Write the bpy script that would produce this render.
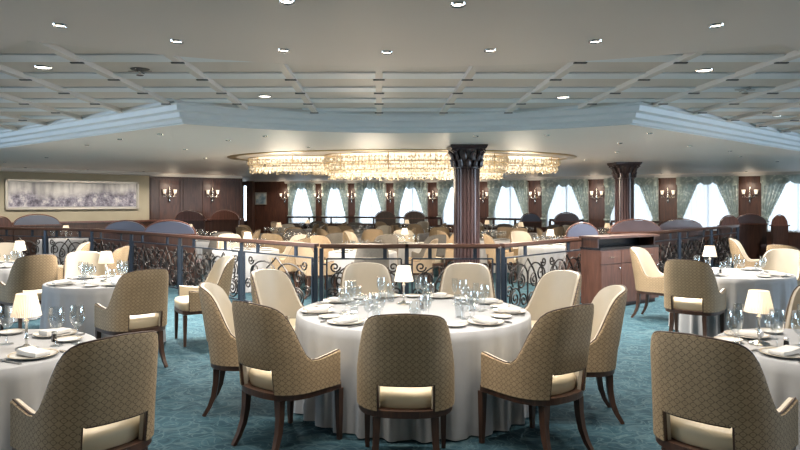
import bpy, math, random
from mathutils import Vector, Matrix, Quaternion

# ------------------------------------------------------------------ clearing
for o in list(bpy.data.objects):
    bpy.data.objects.remove(o, do_unlink=True)
SC = bpy.context.scene
COL = SC.collection
PI = math.pi
sin, cos, rad = math.sin, math.cos, math.radians
RND = random.Random(7)

# ------------------------------------------------------------------ camera
CAMH, FPX, CX, CY = 1.65, 650.0, 379.0, 203.0
cd = bpy.data.cameras.new('camera')
cd.sensor_width = 36.0
cd.lens = FPX / 800.0 * 36.0
cd.shift_x = (400 - CX) / 800.0
cd.shift_y = -(225 - CY) / 800.0
cd.clip_end = 200
cam = bpy.data.objects.new('camera', cd)
cam.location = (0, 0, CAMH)
cam.rotation_euler = (PI / 2, 0, 0)
COL.objects.link(cam)
SC.camera = cam

# ------------------------------------------------------------------ world
W = bpy.data.worlds.new('world'); SC.world = W
W.use_nodes = True
bg = W.node_tree.nodes['Background']
bg.inputs[0].default_value = (0.78, 0.89, 1.0, 1)
bg.inputs[1].default_value = 4.1

# ------------------------------------------------------------------ exposure
SC.view_settings.view_transform = 'Standard'
SC.view_settings.look = 'None'
SC.view_settings.exposure = 0.0
SC.view_settings.gamma = 1.0
SC.view_settings.use_curve_mapping = False
SC.cycles.max_bounces = 8
SC.cycles.diffuse_bounces = 4
SC.cycles.glossy_bounces = 3
SC.cycles.transparent_max_bounces = 24
SC.cycles.sample_clamp_indirect = 4.0
SC.cycles.caustics_reflective = False
SC.cycles.caustics_refractive = False

def area_light(name, loc, rot, sx, sy, power, color):
    d = bpy.data.lights.new(name, 'AREA'); d.shape = 'RECTANGLE'
    d.size = sx; d.size_y = sy; d.energy = power; d.color = color
    o = bpy.data.objects.new(name, d); o.location = loc; o.rotation_euler = rot
    COL.objects.link(o); return o
# daylight arriving through the two runs of side windows
area_light('daylight_west', (-13.35, 5.0, 1.6), (0, -PI / 2, 0), 1.6, 9.0, 640, (0.66, 0.82, 1.0))
area_light('daylight_east', (13.85, 5.0, 1.6), (0, PI / 2, 0), 1.6, 9.0, 640, (0.66, 0.82, 1.0))
DOWNLIGHT_W, FAR_W, WASH_W, DOWNLIGHT_COL = 17.5, 105.0, 32.0, (1.0, 0.90, 0.79)

# ------------------------------------------------------------------ materials
class NT:
    def __init__(s, name):
        s.m = bpy.data.materials.new(name); s.m.use_nodes = True
        s.t = s.m.node_tree; s.t.nodes.clear()
        s.out = s.t.nodes.new('ShaderNodeOutputMaterial')
    def n(s, typ, **kw):
        nd = s.t.nodes.new(typ)
        for k, v in kw.items():
            if k.startswith('i_'):
                key = k[2:]
                key = int(key) if key.isdigit() else key.replace('_', ' ')
                if isinstance(v, tuple) and v and isinstance(v[0], bpy.types.Node):
                    s.t.links.new(v[0].outputs[v[1]], nd.inputs[key])
                elif isinstance(v, bpy.types.Node):
                    s.t.links.new(v.outputs[0], nd.inputs[key])
                else:
                    nd.inputs[key].default_value = v
            else:
                setattr(nd, k, v)
        return nd
    def math(s, op, a, b=None, clamp=False):
        nd = s.t.nodes.new('ShaderNodeMath'); nd.operation = op; nd.use_clamp = clamp
        for i, v in enumerate((a, b)):
            if v is None: continue
            if isinstance(v, tuple): s.t.links.new(v[0].outputs[v[1]], nd.inputs[i])
            elif isinstance(v, bpy.types.Node): s.t.links.new(v.outputs[0], nd.inputs[i])
            else: nd.inputs[i].default_value = v
        return nd
    def mix(s, fac, a, b):
        nd = s.t.nodes.new('ShaderNodeMix'); nd.data_type = 'RGBA'
        for idx, v in ((0, fac), (6, a), (7, b)):
            if isinstance(v, bpy.types.Node):
                o = v.outputs[2] if v.bl_idname == 'ShaderNodeMix' else v.outputs[0]
                s.t.links.new(o, nd.inputs[idx])
            elif isinstance(v, tuple) and v and isinstance(v[0], bpy.types.Node):
                s.t.links.new(v[0].outputs[v[1]], nd.inputs[idx])
            elif idx == 0: nd.inputs[0].default_value = v
            else: nd.inputs[idx].default_value = (*v, 1) if len(v) == 3 else v
        return nd
    def ramp(s, fac, stops, interp='LINEAR'):
        nd = s.t.nodes.new('ShaderNodeValToRGB'); cr = nd.color_ramp; cr.interpolation = interp
        while len(cr.elements) > len(stops): cr.elements.remove(cr.elements[-1])
        while len(cr.elements) < len(stops): cr.elements.new(0.5)
        for e, (p, c) in zip(cr.elements, stops):
            e.position = p; e.color = (*c, 1) if len(c) == 3 else c
        if isinstance(fac, tuple): s.t.links.new(fac[0].outputs[fac[1]], nd.inputs[0])
        else: s.t.links.new(fac.outputs[0], nd.inputs[0])
        return nd
    def principled(s, color, rough=0.5, metal=0.0, spec=0.5, bump=None, bump_s=0.2, bump_d=0.01, **kw):
        p = s.t.nodes.new('ShaderNodeBsdfPrincipled')
        if isinstance(color, bpy.types.Node):
            o = color.outputs[2] if color.bl_idname == 'ShaderNodeMix' else color.outputs[0]
            s.t.links.new(o, p.inputs['Base Color'])
        else: p.inputs['Base Color'].default_value = (*color, 1)
        if isinstance(rough, bpy.types.Node): s.t.links.new(rough.outputs[0], p.inputs['Roughness'])
        else: p.inputs['Roughness'].default_value = rough
        p.inputs['Metallic'].default_value = metal
        p.inputs['Specular IOR Level'].default_value = spec
        for k, v in kw.items():
            p.inputs[k.replace('_', ' ')].default_value = v
        if bump is not None:
            b = s.t.nodes.new('ShaderNodeBump'); b.inputs['Strength'].default_value = bump_s
            b.inputs['Distance'].default_value = bump_d
            src = bump if isinstance(bump, tuple) else (bump, 0)
            s.t.links.new(src[0].outputs[src[1]], b.inputs['Height'])
            s.t.links.new(b.outputs[0], p.inputs['Normal'])
        return p
    def done(s, shader):
        s.t.links.new(shader.outputs[0], s.out.inputs[0]); return s.m

M = {}
def simple(name, color, rough=0.5, metal=0.0, spec=0.5, var=0.12, scale=6.0, **kw):
    n = NT(name)
    tc = n.n('ShaderNodeTexCoord')
    no = n.n('ShaderNodeTexNoise', i_Vector=(tc, 3), i_Scale=scale, i_Detail=4.0)
    lo = tuple(c * (1 - var) for c in color); hi = tuple(min(1, c * (1 + var)) for c in color)
    r = n.ramp(no, [(0.3, lo), (0.7, hi)])
    M[name] = n.done(n.principled(r, rough, metal, spec, **kw)); return M[name]

def wood(name, dark, light, rough=0.3, scale=(14, 14, 1.4), coat=0.0):
    n = NT(name)
    tc = n.n('ShaderNodeTexCoord')
    mp = n.n('ShaderNodeMapping', i_Vector=(tc, 3), i_Scale=scale)
    no = n.n('ShaderNodeTexNoise', i_Vector=mp, i_Scale=1.6, i_Detail=6.0, i_Distortion=1.2)
    r = n.ramp(no, [(0.32, dark), (0.68, light)])
    M[name] = n.done(n.principled(r, rough, 0, 0.5, bump=no, bump_s=0.05, Coat_Weight=coat, Coat_Roughness=0.12)); return M[name]

simple('ceiling_paint', (0.66, 0.605, 0.56), 0.55, var=0.02, scale=0.8)
simple('coffer_panel', (0.62, 0.575, 0.53), 0.5, var=0.03, scale=1.5)
simple('rib_paint', (0.72, 0.77, 0.81), 0.45, var=0.02)
simple('cornice_paint', (0.62, 0.665, 0.69), 0.45, var=0.02)
simple('low_ceiling', (0.78, 0.72, 0.66), 0.5, var=0.02, scale=0.6, spec=0.4)
simple('dark_grey', (0.10, 0.10, 0.10), 0.6)
simple('olive_wall', (0.34, 0.31, 0.225), 0.7, var=0.05, scale=3)
simple('soffit_paint', (0.55, 0.54, 0.52), 0.5, var=0.02)
wood('dark_wood', (0.026, 0.011, 0.008), (0.062, 0.027, 0.018), 0.42, coat=0.04)
wood('red_wood', (0.030, 0.011, 0.007), (0.078, 0.029, 0.016), 0.42, coat=0.04)
wood('cabinet_wood', (0.055, 0.024, 0.017), (0.10, 0.045, 0.031), 0.4, coat=0.08)
wood('rail_wood', (0.036, 0.017, 0.012), (0.07, 0.032, 0.022), 0.35, (2, 14, 14), coat=0.15)
wood('chair_wood', (0.030, 0.014, 0.009), (0.062, 0.030, 0.018), 0.35, (20, 20, 3))
wood('column_wood', (0.030, 0.017, 0.018), (0.052, 0.031, 0.031), 0.32, coat=0.15)
wood('arch_wood', (0.085, 0.034, 0.023), (0.14, 0.058, 0.040), 0.35, coat=0.15)
simple('lavender_gloss', (0.075, 0.088, 0.135), 0.32, var=0.08, scale=3, spec=0.7)  # glossy blue-lavender tone for some of the arched backs
simple('plum_leather', (0.10, 0.075, 0.085), 0.25, var=0.1, scale=3, spec=0.8)
simple('iron', (0.016, 0.014, 0.014), 0.45, 0.4, var=0.2)
simple('post_steel', (0.030, 0.042, 0.062), 0.35, 0.5, var=0.1)
simple('brass', (0.55, 0.40, 0.19), 0.3, 1.0, var=0.1)
simple('chrome', (0.72, 0.72, 0.70), 0.15, 1.0, var=0.03)
simple('steel_cutlery', (0.55, 0.54, 0.52), 0.25, 1.0, var=0.03)
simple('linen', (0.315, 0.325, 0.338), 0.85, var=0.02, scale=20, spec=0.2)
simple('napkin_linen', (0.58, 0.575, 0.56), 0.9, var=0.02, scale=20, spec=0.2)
simple('cream_leather', (0.41, 0.37, 0.30), 0.42, var=0.03, scale=8, spec=0.45)
simple('seat_leather', (0.50, 0.43, 0.30), 0.38, var=0.03, scale=8, spec=0.45)
simple('grey_fabric', (0.115, 0.105, 0.092), 0.8, var=0.1, scale=30)
simple('tan_fabric', (0.34, 0.255, 0.165), 0.75, var=0.08, scale=30)
simple('piping', (0.045, 0.026, 0.018), 0.5)
simple('white_china', (0.56, 0.555, 0.53), 0.15, var=0.01)
simple('gold_rim', (0.42, 0.31, 0.15), 0.3, 0.5)
simple('black_lacquer', (0.012, 0.012, 0.014), 0.2)
simple('frame_silver', (0.36, 0.33, 0.28), 0.35, 0.5, var=0.08)
simple('sconce_shade', (0.85, 0.80, 0.72), 0.4, Emission_Color=(1.0, 0.80, 0.58, 1), Emission_Strength=0.5)
simple('bottle_amber', (0.22, 0.12, 0.04), 0.1)

def m_emit(name, col, s):
    n = NT(name)
    tc = n.n('ShaderNodeTexCoord')
    no = n.n('ShaderNodeTexNoise', i_Vector=(tc, 3), i_Scale=3.0)
    r = n.ramp(no, [(0.0, tuple(c * 0.97 for c in col)), (1.0, col)])
    e = n.n('ShaderNodeEmission', i_Color=(r, 0), i_Strength=s)
    M[name] = n.done(e)
m_emit('lamp_lens', (1.0, 0.92, 0.80), 6.0)
m_emit('chandelier_glow', (1.0, 0.84, 0.62), 1.5)
m_emit('bulb_glow', (1.0, 0.76, 0.50), 5.0)

def m_glass():
    n = NT('clear_glass')
    fr = n.n('ShaderNodeFresnel', i_IOR=1.5)
    lw = n.n('ShaderNodeLayerWeight', i_Blend=0.35)
    f = n.math('MULTIPLY_ADD', (lw, 1), 0.42); f.inputs[2].default_value = 0.07
    tr = n.n('ShaderNodeBsdfTransparent', i_Color=(0.93, 0.95, 0.96, 1))
    gl = n.n('ShaderNodeBsdfGlossy', i_Color=(1, 1, 1, 1), i_Roughness=0.04)
    mx = n.n('ShaderNodeMixShader', i_0=f, i_1=tr, i_2=gl)
    M['clear_glass'] = n.done(mx)
    n = NT('window_glass')
    lw = n.n('ShaderNodeLayerWeight', i_Blend=0.2)
    f = n.math('MULTIPLY', (lw, 0), 0.5)
    tr = n.n('ShaderNodeBsdfTransparent', i_Color=(0.95, 0.97, 0.98, 1))
    gl = n.n('ShaderNodeBsdfGlossy', i_Roughness=0.02)
    M['window_glass'] = n.done(n.n('ShaderNodeMixShader', i_0=f, i_1=tr, i_2=gl))
m_glass()

def m_crystal():
    n = NT('crystal')
    tr = n.n('ShaderNodeBsdfTranslucent', i_Color=(0.95, 0.86, 0.70, 1))
    tp = n.n('ShaderNodeBsdfTransparent', i_Color=(0.98, 0.93, 0.84, 1))
    gl = n.n('ShaderNodeBsdfGlossy', i_Color=(1, 0.97, 0.9, 1), i_Roughness=0.12)
    a = n.n('ShaderNodeMixShader', i_0=0.25, i_1=tr, i_2=tp)
    b = n.n('ShaderNodeMixShader', i_0=0.30, i_1=a, i_2=gl)
    M['crystal'] = n.done(b)
m_crystal()

def m_sheer():
    n = NT('sheer_voile')
    tc = n.n('ShaderNodeTexCoord')
    wv = n.n('ShaderNodeTexNoise', i_Vector=(tc, 2), i_Scale=9.0, i_Detail=2.0)
    r = n.ramp(wv, [(0.3, (0.82, 0.86, 0.90)), (0.7, (0.95, 0.97, 0.98))])
    tl = n.n('ShaderNodeBsdfTranslucent', i_Color=(r, 0))
    df = n.n('ShaderNodeBsdfDiffuse', i_Color=(0.85, 0.88, 0.9, 1))
    tp = n.n('ShaderNodeBsdfTransparent', i_Color=(0.97, 0.98, 1, 1))
    a = n.n('ShaderNodeMixShader', i_0=0.2, i_1=tl, i_2=df)
    b = n.n('ShaderNodeMixShader', i_0=0.22, i_1=a, i_2=tp)
    M['sheer_voile'] = n.done(b)
m_sheer()

def m_shade():
    n = NT('lamp_shade_silk')
    tc = n.n('ShaderNodeTexCoord')
    no = n.n('ShaderNodeTexNoise', i_Vector=(tc, 3), i_Scale=30.0)
    r = n.ramp(no, [(0.3, (0.86, 0.80, 0.70)), (0.7, (0.92, 0.87, 0.78))])
    p = n.principled(r, 0.8)
    p.inputs['Emission Color'].default_value = (1.0, 0.80, 0.58, 1)
    p.inputs['Emission Strength'].default_value = 0.12
    tl = n.n('ShaderNodeBsdfTranslucent', i_Color=(0.95, 0.85, 0.7, 1))
    M['lamp_shade_silk'] = n.done(n.n('ShaderNodeMixShader', i_0=0.2, i_1=p, i_2=tl))
m_shade()

def m_chair_fabric():
    n = NT('lattice_fabric')
    uv = n.n('ShaderNodeUVMap')
    sp = n.n('ShaderNodeSeparateXYZ', i_0=uv)
    def cyc(sock, pitch):
        return n.math('MULTIPLY', (sp, sock), 2 * PI / pitch)
    a = cyc(0, 0.040); b = cyc(1, 0.036)
    ca = n.math('COSINE', a); cb = n.math('COSINE', b)
    f = n.math('ABSOLUTE', n.math('SUBTRACT', n.math('ADD', ca, cb), 0.32))
    line = n.ramp(f, [(0.0, (1, 1, 1)), (0.20, (1, 1, 1)), (0.42, (0, 0, 0))])
    dot = n.math('GREATER_THAN', n.math('ADD', ca, cb), 1.75)
    tc = n.n('ShaderNodeTexCoord')
    no = n.n('ShaderNodeTexNoise', i_Vector=(tc, 3), i_Scale=9.0, i_Detail=3.0)
    base = n.ramp(no, [(0.3, (0.255, 0.190, 0.115)), (0.7, (0.30, 0.225, 0.138))])
    c1 = n.mix(line, base, (0.125, 0.092, 0.058))
    c2 = n.mix(n.math('MULTIPLY', dot, 0.5), c1, (0.20, 0.15, 0.09))
    M['lattice_fabric'] = n.done(n.principled(c2, 0.7, spec=0.3))
m_chair_fabric()

def m_carpet():
    n = NT('teal_carpet')
    tc = n.n('ShaderNodeTexCoord')
    no = n.n('ShaderNodeTexNoise', i_Vector=(tc, 3), i_Scale=3.2, i_Detail=2.0)
    va = n.n('ShaderNodeVectorMath', operation='MULTIPLY_ADD', i_0=(no, 1), i_1=(0.75, 0.75, 0), i_2=(tc, 3))
    w1 = n.n('ShaderNodeTexWave', wave_type='RINGS', i_Vector=va, i_Scale=2.3, i_Distortion=7.0, i_Detail=2.0, i_Detail_Scale=1.6)
    l1 = n.ramp((w1, 1), [(0.40, (0, 0, 0)), (0.50, (1, 1, 1)), (0.60, (0, 0, 0))])
    vb = n.n('ShaderNodeVectorMath', operation='MULTIPLY_ADD', i_0=(no, 1), i_1=(-0.9, 0.6, 0), i_2=(tc, 3))
    vo = n.n('ShaderNodeTexVoronoi', feature='DISTANCE_TO_EDGE', i_Vector=vb, i_Scale=6.5)
    l2 = n.ramp((vo, 0), [(0.0, (1, 1, 1)), (0.03, (0.6, 0.6, 0.6)), (0.08, (0, 0, 0))])
    fine = n.n('ShaderNodeTexNoise', i_Vector=(tc, 3), i_Scale=90.0, i_Detail=3.0)
    mid = n.n('ShaderNodeTexNoise', i_Vector=va, i_Scale=5.0, i_Detail=4.0, i_Roughness=0.7)
    b0 = n.ramp(mid, [(0.32, (0.011, 0.032, 0.048)), (0.5, (0.021, 0.055, 0.075)), (0.68, (0.035, 0.083, 0.106))])
    c2 = n.mix(n.math('MULTIPLY', l1, 0.75), b0, (0.092, 0.150, 0.165))
    c3 = n.mix(n.math('MULTIPLY', l2, 0.5), c2, (0.092, 0.150, 0.165))
    c4 = n.mix(n.math('MULTIPLY', fine, 0.40), c3, (0.016, 0.036, 0.050))
    M['teal_carpet'] = n.done(n.principled(c4, 0.95, spec=0.1, bump=fine, bump_s=0.3, bump_d=0.004))
m_carpet()

def m_drape():
    n = NT('drape_damask')
    tc = n.n('ShaderNodeTexCoord')
    no = n.n('ShaderNodeTexNoise', i_Vector=(tc, 3), i_Scale=3.0, i_Detail=2.0)
    va = n.n('ShaderNodeVectorMath', operation='MULTIPLY_ADD', i_0=(no, 1), i_1=(0.4, 0.4, 0.4), i_2=(tc, 3))
    vo = n.n('ShaderNodeTexVoronoi', i_Vector=va, i_Scale=9.0)
    r = n.ramp((vo, 0), [(0.12, (0.85, 0.85, 0.77)), (0.32, (0.56, 0.61, 0.56)), (0.55, (0.30, 0.365, 0.35))])
    p = n.principled(r, 0.7, spec=0.3)
    tl = n.n('ShaderNodeBsdfTranslucent', i_Color=(0.50, 0.56, 0.52, 1))
    M['drape_damask'] = n.done(n.n('ShaderNodeMixShader', i_0=0.38, i_1=p, i_2=tl))
m_drape()

def m_painting():
    n = NT('abstract_canvas')
    tc = n.n('ShaderNodeTexCoord')
    sp = n.n('ShaderNodeSeparateXYZ', i_0=(tc, 0))        # generated
    mp = n.n('ShaderNodeMapping', i_Vector=(tc, 3), i_Scale=(7.0, 7.0, 1.2))
    no = n.n('ShaderNodeTexNoise', i_Vector=mp, i_Scale=1.0, i_Detail=6.0)
    n2 = n.n('ShaderNodeTexNoise', i_Vector=(tc, 3), i_Scale=5.0, i_Detail=8.0, i_Roughness=0.75)
    n3 = n.n('ShaderNodeTexNoise', i_Vector=(tc, 3), i_Scale=1.4, i_Detail=2.0)
    hgt = n.math('SUBTRACT', n.math('MULTIPLY', n3, 1.15), (sp, 2))
    low = n.math('MULTIPLY', n.math('ADD', hgt, 0.22), 2.2, clamp=True)
    low = n.math('MINIMUM', n.math('MAXIMUM', low, 0.0), 1.0)
    sky = n.ramp(no, [(0.35, (0.36, 0.35, 0.35)), (0.5, (0.60, 0.58, 0.55)), (0.65, (0.72, 0.70, 0.66))])
    grd = n.ramp(n2, [(0.40, (0.07, 0.065, 0.09)), (0.52, (0.22, 0.21, 0.26)), (0.66, (0.60, 0.58, 0.57))])
    M['abstract_canvas'] = n.done(n.principled(n.mix(low, sky, grd), 0.6))
    n = NT('seascape_canvas')
    tc = n.n('ShaderNodeTexCoord')
    no = n.n('ShaderNodeTexNoise', i_Vector=(tc, 3), i_Scale=4.0, i_Detail=5.0)
    r = n.ramp(no, [(0.35, (0.10, 0.16, 0.20)), (0.5, (0.28, 0.33, 0.34)), (0.65, (0.5, 0.5, 0.45))])
    M['seascape_canvas'] = n.done(n.principled(r, 0.6))
m_painting()

# ------------------------------------------------------------------ mesh helpers
class MB:
    def __init__(s): s.v = []; s.f = []; s.uv = None
    def add(s, vs, fs):
        b = len(s.v); s.v += [tuple(x) for x in vs]
        s.f += [tuple(i + b for i in f) for f in fs]; return b
    def box(s, c, d, rz=0.0):
        x, y, z = d[0] / 2, d[1] / 2, d[2] / 2
        ca, sa = cos(rz), sin(rz)
        vs = []
        for dx, dy, dz in ((-x, -y, -z), (x, -y, -z), (x, y, -z), (-x, y, -z), (-x, -y, z), (x, -y, z), (x, y, z), (-x, y, z)):
            vs.append((c[0] + dx * ca - dy * sa, c[1] + dx * sa + dy * ca, c[2] + dz))
        s.add(vs, [(0, 3, 2, 1), (4, 5, 6, 7), (0, 1, 5, 4), (1, 2, 6, 5), (2, 3, 7, 6), (3, 0, 4, 7)])
        return s
    def bar(s, a, b, w, z0, z1):
        """upright box standing on the plan segment a-b, w thick"""
        a = Vector(a[:2]); b = Vector(b[:2]); d = b - a
        m = (a + b) / 2
        return s.box((m.x, m.y, (z0 + z1) / 2), (d.length, w, z1 - z0), math.atan2(d.y, d.x))
    def lathe(s, prof, n=24, c=(0, 0, 0), cap=False):
        vs = []; fs = []; k = len(prof)
        for i in range(n):
            a = 2 * PI * i / n
            for r, z in prof: vs.append((c[0] + r * cos(a), c[1] + r * sin(a), c[2] + z))
        for i in range(n):
            j = (i + 1) % n
            for q in range(k - 1): fs.append((i * k + q, j * k + q, j * k + q + 1, i * k + q + 1))
        if cap:
            fs.append(tuple(i * k for i in reversed(range(n)))); fs.append(tuple(i * k + k - 1 for i in range(n)))
        s.add(vs, fs); return s
    def tube(s, pts, r, n=8, closed=False, cap=True, phase=0.0):
        P = [Vector(p) for p in pts]; k = len(P)
        R = r if isinstance(r, (list, tuple)) else [r] * k
        T = []
        for i in range(k):
            if closed: t = P[(i + 1) % k] - P[i - 1]
            else: t = P[min(i + 1, k - 1)] - P[max(i - 1, 0)]
            T.append(t.normalized() if t.length > 1e-9 else Vector((0, 0, 1)))
        up = Vector((0, 0, 1)) if abs(T[0].z) < 0.9 else Vector((0, 1, 0))
        nrm = (up - T[0] * up.dot(T[0])).normalized()
        vs = []; fs = []
        for i in range(k):
            if i: 
                nrm = nrm - T[i] * nrm.dot(T[i])
                nrm = nrm.normalized() if nrm.length > 1e-6 else T[i].orthogonal().normalized()
            bn = T[i].cross(nrm)
            for q in range(n):
                a = 2 * PI * q / n + phase
                vs.append(P[i] + (nrm * cos(a) + bn * sin(a)) * R[i])
        rng = k if closed else k - 1
        for i in range(rng):
            j = (i + 1) % k
            for q in range(n):
                p = (q + 1) % n
                fs.append((i * n + q, i * n + p, j * n + p, j * n + q))
        if cap and not closed:
            fs.append(tuple(reversed(range(n)))); fs.append(tuple((k - 1) * n + q for q in range(n)))
        s.add(vs, fs); return s
    def prism(s, outline, z0, z1):
        n = len(outline)
        vs = [(x, y, z0) for x, y in outline] + [(x, y, z1) for x, y in outline]
        fs = [tuple(reversed(range(n))), tuple(range(n, 2 * n))]
        for i in range(n):
            j = (i + 1) % n; fs.append((i, j, n + j, n + i))
        s.add(vs, fs); return s
    def loft(s, rings, cap0=True, cap1=True):
        n = len(rings[0]); vs = [p for r in rings for p in r]; fs = []
        for k in range(len(rings) - 1):
            for i in range(n):
                j = (i + 1) % n
                fs.append((k * n + i, k * n + j, (k + 1) * n + j, (k + 1) * n + i))
        if cap0: fs.append(tuple(reversed(range(n))))
        if cap1: fs.append(tuple((len(rings) - 1) * n + i for i in range(n)))
        s.add(vs, fs); return s
    def grid(s, rows):
        k = len(rows[0]); vs = [p for r in rows for p in r]; fs = []
        for i in range(len(rows) - 1):
            for j in range(k - 1):
                fs.append((i * k + j, i * k + j + 1, (i + 1) * k + j + 1, (i + 1) * k + j))
        s.add(vs, fs); return s
    def xform(s, mat):
        s.v = [tuple(mat @ Vector(p)) for p in s.v]; return s

def obj(name, mb, mat, parent=None, smooth=True, angle=38, kind=None, loc=None):
    me = bpy.data.meshes.new(name)
    me.from_pydata(mb.v, [], mb.f); me.update()
    if smooth:
        me.polygons.foreach_set('use_smooth', [True] * len(me.polygons))
        me.set_sharp_from_angle(angle=rad(angle))
    if mb.uv:
        uvl = me.uv_layers.new(name='UVMap')
        data = []
        for lp in me.loops: data += list(mb.uv[lp.vertex_index])
        uvl.data.foreach_set('uv', data)
    me.materials.append(M[mat])
    o = bpy.data.objects.new(name, me); COL.objects.link(o)
    if parent: o.parent = parent
    if kind: o['kind'] = kind
    if loc: o.location = loc
    return o

def tag(o, label=None, cat=None, group=None):
    if label: o['label'] = label
    if cat: o['category'] = cat
    if group: o['group'] = group
    elif 'group' in o.keys() and label: del o['group']
    return o
def thing(name, label, cat, loc=(0, 0, 0), rz=0.0, group=None):
    e = bpy.data.objects.new(name, None); COL.objects.link(e)
    e.empty_display_size = 0.1
    e.location = loc; e.rotation_euler = (0, 0, rz)
    return tag(e, label, cat, group)
CHILD = {}
def struct(name, mb, mat, parent=None, **kw):
    o = obj(name, mb, mat, parent, **kw)
    if parent is None: o['kind'] = 'structure'
    return o
def copy_tree(o, parent=None):
    c = o.copy(); COL.objects.link(c)
    if parent: c.parent = parent
    for ch in list(o.children): copy_tree(ch, c)
    return c
class Kind:
    """one of a kind: the first placing moves the original, later ones copy it"""
    def __init__(s, build): s.build = build; s.root = None
    def place(s, loc, rz, label, cat, group=None):
        if s.root is None: s.root = r = s.build()
        else: r = copy_tree(s.root)
        r.location = loc; r.rotation_euler = (0, 0, rz)
        return tag(r, label, cat, group)

def px(x, Y): return (x - CX) * Y / FPX
def py_z(y, Y): return CAMH + (CY - y) * Y / FPX

# ================================================================== STRUCTURE
ZC, ZP, ZI = 2.74, 2.785, 2.557        # flat ceiling, coffer panels, lower ceiling
XL, XR, YN, YF = -13.0, 13.5, -3.0, 27.7
def Bf(x):      # near edge of the coffered ring
    a, b, ya, yb, sag = -2.37, 2.75, 4.36, 4.45, 0.80
    if x < a: return ya + (a - x) * 0.82
    if x > b: return yb + (x - b) * 0.82
    t = (x - a) / (b - a); return ya + (yb - ya) * t + sag * 4 * t * (1 - t)
def If(x):      # edge of the lower ceiling
    a, b, ya, yb, sag = -2.24, 2.90, 7.46, 7.50, 0.95
    if x < a: return ya + (a - x) * 0.82
    if x > b: return yb + (x - b) * 0.87
    t = (x - a) / (b - a); return ya + (yb - ya) * t + sag * 4 * t * (1 - t)

struct('floor', MB().box((0.25, 12.5, -0.05), (27.5, 31.5, 0.1)), 'teal_carpet', smooth=False)

XS = sorted(set([XL - .2 + i * (XR - XL + .4) / 90 for i in range(91)] + [-2.37, 2.75, -2.24, 2.90]))
m = MB(); m.grid([[(x, YN - .2, ZC) for x in XS], [(x, Bf(x), ZC) for x in XS], [(x, Bf(x), ZP) for x in XS]])
struct('ceiling', m, 'ceiling_paint', angle=30)
m = MB(); m.grid([[(x, Bf(x), ZP) for x in XS], [(x, If(x) - .3, ZP) for x in XS]])
coffer = struct('ceiling_coffered', m, 'coffer_panel')
m = MB(); m.grid([[(x, If(x), ZI) for x in XS], [(x, max(YF + .4, If(x) + .1), ZI) for x in XS]])
struct('ceiling_lower', m, 'low_ceiling')
prof = [(-.34, ZP), (-.34, ZP - .035), (-.27, ZP - .045), (-.25, ZP - .10), (-.17, ZP - .115), (-.15, ZP - .165), (-.07, ZP - .18), (-.05, ZP - .215), (0, ZP - .22), (0, ZI)]
m = MB(); m.grid([[(x, If(x) + dy, z) for x in XS] for dy, z in prof])
struct('trim_1', m, 'cornice_paint', angle=30)
# ribs of the coffered ring
def ring_iv(y):
    out = []; cur = None; x = XL
    while x < XR + .01:
        inn = Bf(x) < y < If(x) - .33
        if inn and cur is None: cur = x
        if not inn and cur is not None: out.append((cur, x)); cur = None
        x += 0.04
    if cur is not None: out.append((cur, XR))
    return [q for q in out if q[1] - q[0] > .15]
ribs = MB(); dark_ticks = MB(); lat = MB()
YS = [4.36 + .70 * j for j in range(0, 18)]
for k in range(-15, 17):
    x = .78 * k
    y0, y1 = Bf(x), If(x) - .32
    ribs.box((x, (y0 + y1) / 2, ZP - .022), (.062, y1 - y0, .046))
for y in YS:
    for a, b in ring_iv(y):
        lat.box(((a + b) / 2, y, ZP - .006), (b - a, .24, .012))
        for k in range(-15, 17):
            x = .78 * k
            if a + .05 < x < b - .05: dark_ticks.box((x, y - .02, ZC - .004), (.10, .030, .01))  # small dark box at each crossing of rib and band
struct('trim_2', ribs, 'coffer_panel', smooth=False)
struct('trim_3', lat, 'rib_paint', smooth=False)
struct('trim_4', dark_ticks, 'dark_grey', smooth=False)

# ---------------- walls around
def wall(name, pts, z0, z1, mat, t=.16):
    m = MB()
    for a, b in zip(pts[:-1], pts[1:]): m.bar(a, b, t, z0, z1)
    return struct(name, m, mat, smooth=False)
LW0, LW1, LW2 = (-11.8, 15.6), (-7.1, 20.0), (-4.66, 21.8)
wall('wall_left', [(XL, 14.5), LW0, LW1], 0, ZP, 'olive_wall')
wall('wall_panelled', [LW1, LW2], 0, ZP, 'dark_wood')
wall('wall_return', [LW2, (-6.3, 27.6)], 0, ZP, 'dark_wood')
wall('wall_front', [(XL, YN), (XR, YN)], 0, ZP, 'olive_wall')
def side_wall(name, X, Y0, Y1):
    m = MB()
    m.bar((X, Y0), (X, .5), .16, 0, ZP); m.bar((X, 9.5), (X, Y1), .16, 0, ZP)
    m.bar((X, .5), (X, 9.5), .16, 0, .8); m.bar((X, .5), (X, 9.5), .16, 2.4, ZP)
    struct(name, m, 'olive_wall', smooth=False)
    return X
side_wall('wall_west', XL, YN, 14.5); side_wall('wall_east', XR, YN, 18.3)
for wn, X in ((31, XL), (32, XR)):
    m = MB()
    for i in range(7): m.box((X, .5 + i * 1.5, 1.6), (.08, .07, 1.6))
    m.box((X, 5, .82), (.1, 9, .05)); m.box((X, 5, 2.38), (.1, 9, .05))
    w = struct('window_%d' % wn, m, 'rib_paint', smooth=False)
    obj('window_pane', MB().box((X, 5, 1.6), (.01, 9, 1.56)), 'window_glass', w, smooth=False)
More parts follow.
